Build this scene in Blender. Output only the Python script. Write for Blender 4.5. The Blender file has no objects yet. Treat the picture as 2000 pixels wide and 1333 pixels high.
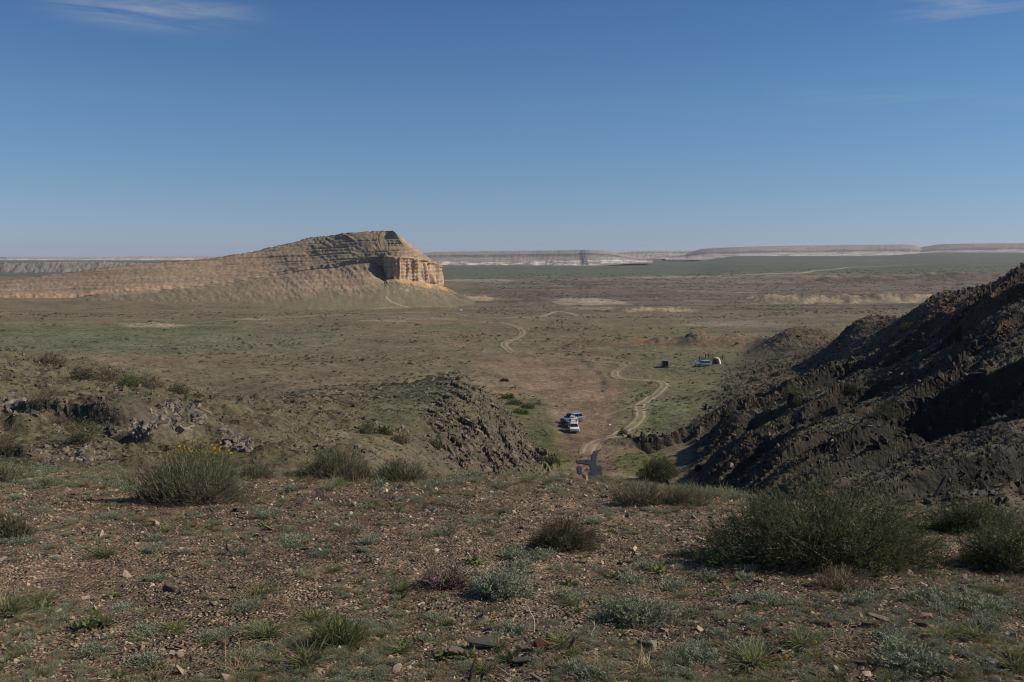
import bpy, bmesh, math, random
import numpy as np
from mathutils import Vector, Matrix, Euler

scn = bpy.context.scene
DENOISE = True
COL = scn.collection
# ------------------------------------------------------------------ camera
F = 1944.0                       # focal length in photo pixels (35 mm lens)
TH = math.atan((666.5 - 492) / F)
cam_d = bpy.data.cameras.new('camera')
cam_d.lens = 35.0; cam_d.sensor_width = 36.0
cam_d.clip_start = 0.1; cam_d.clip_end = 120000
cam = bpy.data.objects.new('camera', cam_d); COL.objects.link(cam)
cam.location = (0, 0, 0); cam.rotation_euler = (math.pi/2 - TH, 0, 0)
scn.camera = cam
# ------------------------------------------------------------------ light
SUN_EL, SUN_AZ = math.radians(36), math.radians(87)     # azimuth clockwise from +Y
W = bpy.data.worlds.new('World'); scn.world = W; W.use_nodes = True
nt = W.node_tree; nt.nodes.clear()
sky = nt.nodes.new('ShaderNodeTexSky'); sky.sky_type = 'NISHITA'; sky.sun_disc = False
sky.sun_elevation = SUN_EL; sky.sun_rotation = SUN_AZ
sky.air_density = 1.0; sky.dust_density = 0.0; sky.ozone_density = 6.0; sky.altitude = 300
bg = nt.nodes.new('ShaderNodeBackground'); bg.inputs[1].default_value = 0.08
out = nt.nodes.new('ShaderNodeOutputWorld')
# thin cirrus: noise stretched in the sky directions
tc = nt.nodes.new('ShaderNodeTexCoord')
def nd(t, **kw):
    n = nt.nodes.new(t)
    for k, v in kw.items(): setattr(n, k, v)
    return n
def cloud(centre, radii, rot, scale, seed, gain):
    mp = nd('ShaderNodeMapping'); mp.vector_type = 'TEXTURE'
    mp.inputs['Location'].default_value = centre
    mp.inputs['Rotation'].default_value = rot
    mp.inputs['Scale'].default_value = radii
    nt.links.new(tc.outputs['Generated'], mp.inputs['Vector'])
    ln = nd('ShaderNodeVectorMath', operation='LENGTH'); nt.links.new(mp.outputs[0], ln.inputs[0])
    fall = nd('ShaderNodeMapRange', interpolation_type='SMOOTHSTEP')
    fall.inputs['From Min'].default_value = 1.0; fall.inputs['From Max'].default_value = 0.1
    nt.links.new(ln.outputs['Value'], fall.inputs['Value'])
    mp2 = nd('ShaderNodeMapping'); mp2.inputs['Scale'].default_value = scale; mp2.inputs['Location'].default_value = (seed, 0, 0)
    mp2.inputs['Rotation'].default_value = (0, rot[1], 0)
    nt.links.new(tc.outputs['Generated'], mp2.inputs['Vector'])
    nz = nd('ShaderNodeTexNoise'); nz.inputs['Scale'].default_value = 1; nz.inputs['Detail'].default_value = 9; nz.inputs['Roughness'].default_value = 0.62
    nz.inputs['Distortion'].default_value = 0.6
    nt.links.new(mp2.outputs[0], nz.inputs['Vector'])
    r = nd('ShaderNodeMapRange'); r.inputs['From Min'].default_value = 0.42; r.inputs['From Max'].default_value = 0.75
    nt.links.new(nz.outputs['Fac'], r.inputs['Value'])
    m = nd('ShaderNodeMath', operation='MULTIPLY'); nt.links.new(fall.outputs[0], m.inputs[0]); nt.links.new(r.outputs[0], m.inputs[1])
    g = nd('ShaderNodeMath', operation='MULTIPLY', use_clamp=True); nt.links.new(m.outputs[0], g.inputs[0]); g.inputs[1].default_value = gain
    return g
def sdir(px, py):
    v = -(py - 666.5) / F
    d = Vector(((px - 1000) / F, math.cos(TH) + math.sin(TH) * v, v * math.cos(TH) - math.sin(TH)))
    return tuple(d.normalized())
cl = [cloud(sdir(270, 8), (0.13, 0.5, 0.03), (0, 0.05, 0), (7, 3, 60), 1.3, 1.1),
      cloud(sdir(360, 24), (0.055, 0.5, 0.014), (0, 0.06, 0), (9, 3, 70), 4.3, 1.6),
      cloud(sdir(440, -2), (0.04, 0.5, 0.02), (0, 0.03, 0), (9, 3, 50), 8.1, 1.3),
      cloud(sdir(1930, -4), (0.1, 0.5, 0.025), (0, -0.06, 0), (7, 3, 60), 2.7, 0.9),
      cloud(sdir(1760, 196), (0.16, 0.5, 0.012), (0, 0.09, 0), (4, 3, 60), 5.9, 0.35)]
acc = cl[0]
for c in cl[1:]:
    m = nd('ShaderNodeMath', operation='MAXIMUM'); nt.links.new(acc.outputs[0], m.inputs[0]); nt.links.new(c.outputs[0], m.inputs[1]); acc = m
mx = nd('ShaderNodeMix', data_type='RGBA'); mx.inputs['B'].default_value = (5.6, 5.8, 6.5, 1)
sc_ = nd('ShaderNodeMath', operation='MULTIPLY'); sc_.inputs[1].default_value = 0.62
nt.links.new(acc.outputs[0], sc_.inputs[0]); nt.links.new(sc_.outputs[0], mx.inputs['Factor'])
# slightly deeper blue aloft, pale blue grey at the horizon, the same all round
sx = nd('ShaderNodeSeparateXYZ'); nt.links.new(tc.outputs['Generated'], sx.inputs[0])
rp = nd('ShaderNodeValToRGB'); e_ = rp.color_ramp.elements; e_[0].color = (0.66, 0.77, 1.22, 1); e_[1].color = (0.60, 0.79, 0.97, 1); e_[1].position = 0.24
for p_, c_ in ((0.06, (0.71, 0.82, 1.03, 1)), (0.14, (0.72, 0.87, 1.0, 1))):
    q_ = e_.new(p_); q_.color = c_
nt.links.new(sx.outputs[2], rp.inputs[0])
tm = nd('ShaderNodeVectorMath', operation='MULTIPLY'); nt.links.new(sky.outputs[0], tm.inputs[0]); nt.links.new(rp.outputs[0], tm.inputs[1])
nt.links.new(tm.outputs[0], mx.inputs['A']); nt.links.new(mx.outputs['Result'], bg.inputs[0])
nt.links.new(bg.outputs[0], out.inputs[0])
sun_d = bpy.data.lights.new('sun', 'SUN'); sun_d.energy = 5.0; sun_d.angle = math.radians(0.55); sun_d.color = (1.0, 0.92, 0.80)
sun = bpy.data.objects.new('sun', sun_d); COL.objects.link(sun)
sdv = Vector((math.sin(SUN_AZ)*math.cos(SUN_EL), math.cos(SUN_AZ)*math.cos(SUN_EL), math.sin(SUN_EL)))
sun.rotation_euler = sdv.to_track_quat('Z', 'Y').to_euler(); sun.location = sdv * 50
vs = scn.view_settings; vs.view_transform = 'Standard'; vs.look = 'None'; vs.gamma = 1; vs.use_curve_mapping = False
vs.exposure = -0.05
scn.render.engine = 'CYCLES'
scn.cycles.max_bounces = 5; scn.cycles.diffuse_bounces = 2; scn.cycles.glossy_bounces = 2; scn.cycles.transmission_bounces = 3
scn.cycles.volume_bounces = 0; scn.cycles.caustics_reflective = False; scn.cycles.caustics_refractive = False
scn.cycles.use_adaptive_sampling = False; scn.cycles.filter_width = 1.15
scn.cycles.use_denoising = DENOISE
# ------------------------------------------------------------------ numpy noise
_rng = np.random.RandomState(7)
_perm = np.concatenate([_rng.permutation(512)]*3).astype(np.int32)
_ga = _rng.rand(512) * 2*np.pi; _gx, _gy = np.cos(_ga).astype(np.float32), np.sin(_ga).astype(np.float32)
def gnoise(x, y, seed=0):
    x = np.asarray(x, np.float64) + seed*17.31; y = np.asarray(y, np.float64) - seed*9.77
    xi = np.floor(x).astype(np.int64); yi = np.floor(y).astype(np.int64)
    fx = (x - xi).astype(np.float32); fy = (y - yi).astype(np.float32)
    xi &= 511; yi &= 511
    u = fx*fx*fx*(fx*(fx*6-15)+10); v = fy*fy*fy*(fy*(fy*6-15)+10)
    def g(i, j, dx, dy):
        h = _perm[_perm[(xi+i) & 511] + ((yi+j) & 511)]
        return _gx[h]*dx + _gy[h]*dy
    a = g(0,0,fx,fy); b = g(1,0,fx-1,fy); c = g(0,1,fx,fy-1); d = g(1,1,fx-1,fy-1)
    return (a*(1-u)+b*u)*(1-v) + (c*(1-u)+d*u)*v          # about -0.7..0.7
def fbm(x, y, oct=4, seed=0, lac=2.03, gain=0.5):
    s = 0; a = 1.0
    for i in range(oct):
        s = s + a*gnoise(x, y, seed+i*3)
        x, y = (x*0.8-y*0.6)*lac, (x*0.6+y*0.8)*lac; a *= gain
    return s
def ridged(x, y, oct=4, seed=0, lac=2.1, gain=0.5):
    s = 0; a = 1.0
    for i in range(oct):
        s = s + a*(1-2.2*np.abs(gnoise(x, y, seed+i*3)))
        x, y = (x*0.8-y*0.6)*lac, (x*0.6+y*0.8)*lac; a *= gain
    return s
def sstep(a, b, x):
    t = np.clip((x-a)/(b-a), 0, 1); return t*t*(3-2*t)
def lerp(a, b, t): return a + (b-a)*t
def mixc(c, col, m):
    return c + (np.asarray(col, np.float32)-c)*np.clip(m, 0, 1)[..., None]
# ------------------------------------------------------------------ pixels <-> world
def ray(px, py):
    v = -(py - 666.5)/F
    fy = math.cos(TH) + math.sin(TH)*v
    return (px-1000)/F/fy, (v*math.cos(TH) - math.sin(TH))/fy       # x/y and z/y
def P3(px, py, d):
    a, b = ray(px, py); return (a*d, d, b*d)
def topix(x, y, z):
    cy = np.cos(TH)*y - np.sin(TH)*z; cz = np.sin(TH)*y + np.cos(TH)*z
    cy = np.maximum(cy, 1e-3)
    return 1000 + F*x/cy, 666.5 - F*cz/cy
# ------------------------------------------------------------------ terrain profile table: azimuth column -> (distance, photo row)
near = [(0.3, None, -1.60), (5, None, -2.2), (8, None, -2.56), (11, None, -2.93)]
T = {
 -1400: [(15,930),(20,930),(30,860),(45,800),(70,700),(100,660),(150,660),(200,680),(300,690),(450,655),(600,628)],
 -500: [(15,932),(20,935),(28,915),(40,850),(60,760),(90,685),(130,690),(200,700),(300,690),(450,650),(600,628)],
 0:   [(15,925),(20,932),(28,920),(40,880),(55,820),(70,760),(90,698),(110,715),(150,742),(200,760),(260,745),(353,690),(450,650),(600,620)],
 200: [(15,925),(20,940),(28,935),(40,900),(55,845),(70,790),(85,742),(95,724),(110,738),(150,775),(200,795),(260,755),(350,692),(450,652),(600,620)],
 400: [(15,925),(20,960),(30,955),(40,908),(50,865),(60,830),(75,800),(90,779),(105,788),(150,820),(200,812),(240,775),(300,725),(400,674),(600,620)],
 600: [(15,925),(20,980),(30,975),(45,915),(60,862),(80,825),(100,800),(130,780),(170,766),(200,762),(240,753),(300,722),(400,674),(600,620)],
 780: [(15,930),(20,990),(30,1000),(45,965),(60,932),(75,890),(90,850),(110,815),(140,780),(170,757),(200,754),(240,750),(300,722),(400,674),(600,620)],
 890: [(15,932),(22,1010),(35,1050),(60,1000),(80,960),(95,915),(110,866),(130,812),(150,765),(172,728),(190,746),(220,768),(260,757),(330,706),(450,655),(600,622)],
 980: [(15,933),(22,1020),(40,1065),(70,1020),(95,965),(112,920),(130,868),(145,825),(160,798),(175,830),(200,838),(240,782),(330,706),(450,655),(600,622)],
 1040: [(15,935),(22,1020),(40,1085),(70,1050),(98,995),(118,945),(132,905),(145,868),(155,842),(167,880),(185,872),(205,838),(250,775),(330,708),(450,655),(600,622)],
 1080: [(15,936),(22,1020),(40,1090),(70,1060),(100,1010),(125,960),(138,920),(148,880),(157,910),(172,896),(200,846),(250,774),(330,708),(450,655),(600,622)],
 1110: [(15,938),(22,1020),(40,1090),(70,1070),(100,1035),(130,985),(150,948),(170,901),(200,846),(250,773),(330,708),(450,655),(600,622)],
 1150: [(15,941),(22,1020),(40,1100),(70,1100),(110,1080),(140,984),(160,924),(200,846),(250,773),(330,708),(450,655),(600,622)],
 1250: [(15,950),(22,1020),(40,1100),(70,1100),(110,1070),(140,984),(160,924),(200,845),(250,773),(330,708),(380,676),(450,655),(600,622)],
 1340: [(15,960),(22,1030),(40,1100),(70,1090),(100,1045),(130,985),(160,910),(185,858),(210,815),(250,771),(330,708),(380,674),(450,655),(600,622)],
 1450: [(15,970),(22,1030),(40,1080),(60,1060),(80,1015),(110,945),(140,873),(165,818),(183,784),(200,788),(225,790),(260,757),(330,706),(368,684),(390,660),(412,668),(450,655),(600,622)],
 1560: [(15,1000),(22,1040),(40,1045),(60,995),(80,935),(110,862),(140,812),(170,770),(195,740),(210,745),(240,758),(275,732),(310,708),(335,690),(352,655),(364,638),(378,650),(410,664),(450,655),(600,620)],
 1700: [(15,1010),(22,1040),(35,1030),(50,985),(70,925),(90,865),(120,802),(150,752),(175,712),(192,697),(215,692),(235,668),(262,645),(290,628),(315,645),(360,662),(450,652),(600,618)],
 1850: [(15,1015),(22,1040),(35,1010),(50,950),(70,880),(90,815),(110,765),(135,705),(155,655),(175,622),(198,594),(220,574),(250,592),(300,630),(400,655),(600,615)],
 2000: [(15,1015),(22,1040),(35,1000),(50,935),(65,865),(80,795),(100,725),(120,655),(140,592),(165,524),(190,532),(250,580),(350,640),(450,645),(600,612)],
 2400: [(15,1010),(22,1030),(35,980),(50,900),(70,800),(90,710),(110,630),(140,510),(170,440),(220,450),(350,560),(450,600),(600,600)],
 3400: [(15,1000),(22,1000),(35,950),(50,850),(70,720),(90,620),(110,560),(140,460),(170,400),(220,410),(350,540),(450,600),(600,600)],
}
farL = [(800,592),(1000,571),(1500,546),(2000,533.5),(2700,524),(3500,519),(5000,509),(8000,503.5),(20000,504.5),(90000,504.5)]
farM = [(800,592),(1000,571),(1500,546),(2000,533),(2900,519),(3600,515.5),(5000,507),(8000,502),(20000,503),(90000,503.5)]
farR = [(800,592),(1000,573),(1330,553),(1500,539),(2000,525),(3000,511),(4400,500),(5500,498),(8000,500),(20000,501),(90000,502)]
farRR = [(800,590),(1000,571),(1330,552),(1460,534),(2000,520),(3000,506),(4400,494),(5500,492),(8000,496),(20000,500),(90000,501)]
def far_for(px):
    return farL if px <= 700 else farM if px < 1380 else farR if px < 1800 else farRR
def pchip(xs, ys, xq):
    xs = np.asarray(xs, float); ys = np.asarray(ys, float)
    h = np.diff(xs); dl = np.diff(ys)/h
    m = np.zeros_like(ys); m[0] = dl[0]; m[-1] = dl[-1]
    for i in range(1, len(xs)-1):
        if dl[i-1]*dl[i] > 0:
            w1 = 2*h[i]+h[i-1]; w2 = h[i]+2*h[i-1]
            m[i] = (w1+w2)/(w1/dl[i-1]+w2/dl[i])
    k = np.clip(np.searchsorted(xs, xq)-1, 0, len(xs)-2)
    t = (xq-xs[k])/h[k]; t = np.clip(t, 0, 1)
    return (ys[k]*(1+2*t)*(1-t)**2 + h[k]*m[k]*t*(1-t)**2 + ys[k+1]*t*t*(3-2*t) + h[k+1-1]*m[k+1]*t*t*(t-1))
LD = np.linspace(math.log(0.3), math.log(90000), 900)
cols = sorted(T); CA = [math.atan((c-1000)/F) for c in cols]
tab = []
for c in cols:
    pts = [(d, z) for d, _, z in near] + [(d, ray(c, py)[1]*d) for d, py in T[c]] + [(d, ray(c, py)[1]*d) for d, py in far_for(c)]
    tab.append(pchip([math.log(p[0]) for p in pts], [p[1] for p in pts], LD))
tab = np.array(tab)
A0, A1, NA = -0.92, 0.92, 420
AZG = np.linspace(A0, A1, NA)
TAB = np.stack([pchip(CA, tab[:, j], AZG) for j in range(len(LD))], 1)   # (az, d)
def Hbase(x, y):
    az = np.arctan2(x, y); r = np.hypot(x, y)
    azc = np.clip(az, A0, A1)
    d = r*np.cos(azc)
    back = sstep(1.0, 2.4, np.abs(az))
    gi = (azc-A0)/(A1-A0)*(NA-1); gj = (np.log(np.maximum(d, 0.3))-LD[0])/(LD[-1]-LD[0])*(len(LD)-1)
    i = np.clip(gi.astype(int), 0, NA-2); j = np.clip(gj.astype(int), 0, len(LD)-2)
    fi = np.clip(gi-i, 0, 1); fj = np.clip(gj-j, 0, 1)
    z = (TAB[i, j]*(1-fi)+TAB[i+1, j]*fi)*(1-fj) + (TAB[i, j+1]*(1-fi)+TAB[i+1, j+1]*fi)*fj
    zb = -1.6 - 2.0*np.tanh(r/60.) + 1.5*fbm(x/40., y/40., 3, 5)
    return z*(1-back) + zb*back
# ------------------------------------------------------------------ polylines on the ground
def plane_hit(px, py):
    """where the sight line of a photo pixel meets the base terrain"""
    a, b = ray(px, py)
    d = np.exp(np.linspace(math.log(4), math.log(9000), 2600))
    hit = np.where(b*d <= Hbase(a*d, d))[0]
    dd = d[hit[0]] if len(hit) else 9000
    return (a*dd, dd)
def poly_dist(x, y, pts, want_w=None, signed=False):
    """distance to a polyline; also parameter along it (0..1), interpolated width and side"""
    pts = np.asarray(pts, float)
    best = np.full(x.shape, 1e18); tt = np.zeros(x.shape); side = np.ones(x.shape)
    L = np.concatenate([[0], np.cumsum(np.hypot(*np.diff(pts, axis=0).T))]); Lt = L[-1]
    for k in range(len(pts)-1):
        ax, ay = pts[k]; bx, by = pts[k+1]; dx, dy = bx-ax, by-ay; l2 = dx*dx+dy*dy
        t = np.clip(((x-ax)*dx+(y-ay)*dy)/l2, 0, 1)
        ex, ey = x-ax-t*dx, y-ay-t*dy; q = ex*ex+ey*ey
        m = q < best
        best = np.where(m, q, best); tt = np.where(m, (L[k]+t*(L[k+1]-L[k]))/Lt, tt)
        side = np.where(m, np.sign(dx*ey-dy*ex), side)
    d = np.sqrt(best)
    return d, tt, side
# scarps: steep rock steps. points (px, py, distance), low side first to high side right of direction
FINS = [
 # points (px, py, distance), height, recovery length, wobble, kind: 'up' raises the back side, 'cut' hollows the front side
 ([(1218,870,180),(1238,860,182),(1266,852,183),(1312,850,184),(1350,846,186)], 3.6, 3.0, 0.3, 'up'),
 ([(1345,868,178),(1362,812,182),(1382,792,186),(1420,768,190),(1462,758,194)], 4.5, 7, 1.0, 'cut'),
 ([(1455,820,176),(1510,765,182),(1545,742,186),(1580,728,190),(1640,708,193),(1700,694,195)], 6.5, 8, 1.0, 'cut'),
 ([(1690,712,186),(1720,690,186),(1760,672,184),(1800,660,182),(1845,650,178)], 5.5, 8, 1.0, 'cut'),
 ([(1700,768,166),(1735,735,168),(1765,712,170),(1800,706,170)], 3.6, 5, 0.6, 'cut'),
 ([(1850,690,158),(1880,655,158),(1925,632,155),(1965,632,150),(1995,650,146)], 6.5, 9, 1.0, 'cut'),
 ([(1360,905,152),(1400,870,156),(1435,845,160),(1470,825,164)], 3.2, 6, 0.9, 'cut'),
 ([(1560,830,140),(1600,790,144),(1655,760,148),(1710,752,150)], 4.2, 7, 1.0, 'cut'),
 ([(1700,800,134),(1745,785,136),(1810,765,136)], 2.6, 6, 0.8, 'cut'),
 ([(1440,900,136),(1500,860,140),(1560,835,142)], 3.0, 6, 0.8, 'cut'),
 ([(1540,940,90),(1620,880,94),(1690,836,98),(1760,798,102),(1830,776,104),(1900,760,104),(2050,735,100)], 8.5, 20, 1.2, 'cut'),
 ([(1350,975,120),(1400,930,124),(1450,905,128),(1500,880,130)], 2.6, 6, 0.8, 'cut'),
 ([(1690,1000,52),(1760,960,55),(1840,925,58),(1930,880,60),(2060,840,62)], 3.4, 8, 0.8, 'cut'),
 # left side
 ([(1085,905,146),(1060,862,152),(1030,826,156)][::-1], 1.5, 3, 0.4, 'up'),
 ([(845,830,103),(870,868,100),(905,905,98),(950,930,98)][::-1], 2.2, 5, 0.7, 'up'),
 ([(930,770,140),(985,830,134),(1010,860,132)][::-1], 1.2, 4, 0.6, 'up'),
 ([(240,848,54),(262,828,55),(300,800,58),(352,788,60),(400,800,60)], 1.0, 5, 0.6, 'up'),
 ([(280,868,48),(330,855,50),(400,845,52),(450,850,52)], 0.7, 4, 0.5, 'up'),
 ([(60,880,37),(110,866,38),(170,862,38)], 0.5, 3, 0.4, 'up'),
 ([(0,800,55),(40,775,60),(70,790,60)], 0.5, 4, 0.4, 'up'),
 # wash bank
 ([(1090,695,345),(1135,704,338),(1163,720,315),(1178,742,285),(1184,770,254),(1192,792,236)], 0.35, 16, 0.1, 'up'),
]
def wpt(px, py, d):
    a, b = ray(px, py); return (a*d, d)
FINS = [([wpt(*p) for p in pts], h, w, r, k) for pts, h, w, r, k in FINS]
WASH = [((1150,935),2.2),((1148,905),4),((1130,870),5),((1138,835),7),((1145,800),9),((1135,770),13),((1120,742),16),((1085,722),20),((1040,708),20),((985,700),16)]
WASHP = [plane_hit(*p[0]) for p in WASH]; WASHW = [p[1] for p in WASH]
PUD = plane_hit(1155, 910)
MOUNDS = [  # px0, px1, distance, height, half depth
 (1215,1345,690,3.2,14,True), (1470,1840,820,6.0,26,True), (1120,1190,720,0.8,12,True), (880,960,860,4,18,True), (250,330,520,1.6,10,True),
 (1270,1330,392,2.2,12,False), (1335,1395,388,4.0,14,False), (1400,1460,385,2.4,14,False), (1105,1135,385,2.0,8,False),(1640,1760,300,1.6,14,False)]
def pixd(x, y):
    return 1000 + F*x/np.maximum(y, 1e-3), np.maximum(y, 1e-3)
def rock_masks(x, y, z=None):
    """rockiness of the slopes, 0..1"""
    px, d = pixd(x, y)
    right = sstep(1330, 1420, px - (d-190).clip(0)*0.6 - (150-d).clip(0)*0.5) * sstep(28, 50, d) * (1-sstep(330, 420, d))
    right = np.where(y > 0, right, 0)
    lc = sstep(800, 880, px)*(1-sstep(1070, 1100, px))*sstep(85, 100, d)*(1-sstep(155, 178, d))
    return right, lc
def H(x, y, fins=True, detail=True):
    x = np.asarray(x, float); y = np.asarray(y, float)
    z = Hbase(x, y).astype(float)
    r = np.hypot(x, y)
    if fins:
        for i, (pts, h, w, rg, kd) in enumerate(FINS):
            p = np.array(pts); lo = p.min(0)-w*3-4; hi = p.max(0)+w*3+4
            m = (x > lo[0]) & (x < hi[0]) & (y > lo[1]) & (y < hi[1])
            if not m.any(): continue
            xm, ym = x[m], y[m]
            wob = rg*(0.5*gnoise(xm/3.1, ym/3.1, i) + 2.2*gnoise(xm/9., ym/9., i+2) + 1.5*gnoise(xm/22., ym/22., i+6))
            dd, t, sd = poly_dist(xm, ym, pts)
            s = -sd*dd*1.0 + wob if False else sd*dd + wob
            if i == 10: wob = wob + 2.2*gnoise(xm/4.5, ym/4.5, 77)
            amp = h*(1+0.9*gnoise(xm/11., ym/11., i+9)+0.08*gnoise(xm/3., ym/3., i+9))*sstep(0, 0.12, t)*(1-sstep(0.9, 1.0, t)*0.9)
            end = np.exp(-np.maximum(dd-np.abs(s), 0))
            sw_ = 0.65 if i == 0 else 1.15
            if kd == 'up': b = amp*sstep(-sw_, sw_, s)*np.exp(-np.maximum(s-0.5, 0)/w) - 0.25*amp*sstep(4, 0.5, np.abs(s+1.5))
            else: b = -amp*(1-sstep(-sw_*1.1, sw_*0.7, s))*np.exp(-np.maximum(-s-1.5, 0)/w) + 0.10*amp*np.exp(-((s-1.0)/2.0)**2)
            if kd == 'up' and 0 < i < 20: b += 0.08*h*(ridged(xm/1.5, ym/1.5, 3, i+3)-0.6)*np.exp(-np.abs(s-0.8)/3.0)*sstep(0, 0.1, t)*(1-sstep(0.92, 1, t))
            z[m] += b
    if detail:
        far = sstep(300, 900, r)
        z += (1-np.clip(r/300, 0, 1))*0
        z += 0.10*fbm(x/2.3, y/2.3, 3, 11)*sstep(8, 30, r)*(1-far)
        z += 0.5*fbm(x/14., y/14., 3, 21)*sstep(40, 110, r)*(1-far) + 0.022*fbm(x/0.5, y/0.5, 3, 31)*(1-sstep(20, 40, r)) + 0.05*fbm(x/2.2, y/2.2, 2, 35)*(1-sstep(14, 25, r))*sstep(0.5, 2, r)
        z += 1.2*fbm(x/140., y/140., 3, 41)*sstep(500, 1000, r)*(1-sstep(3000, 5000, r))
        R, LC = rock_masks(x, y); px, d = pixd(x, y)
        bx, by = x*0.86+y*0.5, -x*0.5+y*0.86
        rk = ridged(bx/9., by/4.0, 4, 51) - 0.8
        hiR = R*(1-0.55*sstep(190, 240, d)); z += hiR*(rk*0.5 - 0.1) + R*0.14*(ridged(bx/2.4, by/1.1, 3, 57)-0.6)
        def cuesta(u_, A_, L_, sd_):
            q_ = u_/L_ + 0.55*gnoise(x/(L_*2.2), y/(L_*2.2), sd_) + 0.05*gnoise(x/(L_*.5), y/(L_*.5), sd_+2)
            f_ = q_-np.floor(q_); return A_*(np.minimum(1-f_, f_*9)-0.5)
        pt = sstep(-0.25, 0.35, fbm(x/16., y/16., 2, 58))
        z += R*(1-0.6*sstep(215, 240, d))*pt*(cuesta(-0.55*x+0.83*y, 2.1, 9.5, 201) + cuesta(-0.50*x+0.86*y, 0.8, 3.7, 205))
        z += LC*(1-0.5*sstep(140, 155, d))*(cuesta(0.84*x+0.55*y, 1.15, 3.4, 211)*sstep(-0.3, 0.2, gnoise(x/5., y/5., 213))+cuesta(0.80*x+0.6*y, 0.22, 1.3, 215))
        z += LC*(1-0.6*sstep(135, 150, d))*(0.35*(ridged((x*0.8+y*0.6)/2.2, (-x*0.6+y*0.8)/6., 3, 61)-0.7))
        # left hill bumps
        px, d = pixd(x, y)
        LH = sstep(30, 45, d)*(1-sstep(110, 150, d))*(1-sstep(650, 780, px))*(y > 0)
        z += LH*(0.8*fbm(x/7., y/7., 3, 71) + 0.16*ridged(x/1.6, y/1.6, 3, 75)*sstep(0.0, 0.3, fbm(x/9., y/9., 3, 71)) + 0.5*np.maximum(ridged(x/5., y/5., 3, 75)-1.15, 0)*1.6)
        for k, (p0, p1, dm, hh, hd, pale) in enumerate(MOUNDS):
            m = (px > p0-30) & (px < p1+30) & (np.abs(d-dm) < hd*2.2) & (y > 0)
            if m.any():
                a = sstep(p0-20, p0+25, px[m])*(1-sstep(p1-25, p1+20, px[m]))
                q = (d[m]-dm)/hd + 0.5*gnoise(x[m]/18., y[m]/18., k)
                prof = np.where(q < 0, sstep(-1.1, -0.25, q), 1-sstep(0.2, 1.6, q))
                z[m] += a*prof*hh*(0.7+0.6*fbm(x[m]/(hd*.9), y[m]/(hd*.9), 3, k+80)+0.22*(ridged(x[m]/(hd*.35), y[m]/(hd*.5), 3, k+83)-0.6))
        fm = (y > 850) & (y < 1900) & (px > 850)
        if fm.any():
            dm_ = d[fm]; q = sstep(900, 1000, dm_)*(1-sstep(1700, 1850, dm_))
            z[fm] += q*1.6*(ridged(x[fm]/70., y[fm]/45., 3, 66)-0.7)
            sc_m = sstep(1500, 1580, px[fm])*sstep(1290, 1340, dm_)*(1-sstep(1460, 1510, dm_))
            z[fm] += sc_m*2.6*(ridged(x[fm]/24., y[fm]/130., 3, 68)-0.9)
        # the wash: flat and slightly sunk
        wm = (y > 100) & (y < 420) & (np.abs(x) < 90)
        if wm.any():
            dd, t, _ = poly_dist(x[wm], y[wm], WASHP)
            wd = np.interp(t, np.linspace(0, 1, len(WASHW)), WASHW)
            z[wm] -= 0.35*(1-sstep(0.7, 1.2, dd/wd))
        # level floor under the puddle
        pm = (y > 145) & (y < 185) & (x > 2) & (x < 24)
        if pm.any():
            w = sstep(22, 13, np.hypot((x[pm]-PUD[0])*1.2, (y[pm]-PUD[1])*0.8))
            z[pm] = z[pm]*(1-w) + (-35.8 + 0.04*fbm(x[pm]/2., y[pm]/2., 2, 91))*w
    return z
# march sight lines onto the finished ground
def hits(px, py, dmin=3.5, dmax=2500, n=1500):
    px = np.atleast_1d(np.asarray(px, float)); py = np.atleast_1d(np.asarray(py, float))
    v = -(py-666.5)/F; fy = np.cos(TH)+np.sin(TH)*v
    a = (px-1000)/F/fy; b = (v*np.cos(TH)-np.sin(TH))/fy
    d = np.exp(np.linspace(math.log(dmin), math.log(dmax), n))
    out = np.zeros((len(px), 3))
    for s in range(0, len(px), 400):
        aa, bb = a[s:s+400, None], b[s:s+400, None]
        X = aa*d; Y = np.broadcast_to(d, X.shape)
        Z = H(X.ravel(), Y.ravel()).reshape(X.shape)
        below = bb*d <= Z
        k = np.argmax(below, 1); k = np.where(below.any(1), k, n-1); k = np.maximum(k, 1)
        ii = np.arange(len(k))
        f1 = bb[:, 0]*d[k]-Z[ii, k]; f0 = bb[:, 0]*d[k-1]-Z[ii, k-1]
        t = np.clip(f0/(f0-f1+1e-9), 0, 1)
        dd = d[k-1]+t*(d[k]-d[k-1])
        out[s:s+400, 0] = aa[:, 0]*dd; out[s:s+400, 1] = dd; out[s:s+400, 2] = bb[:, 0]*dd
    return out
def hit(px, py, **k): return tuple(hits([px], [py], **k)[0])
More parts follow.
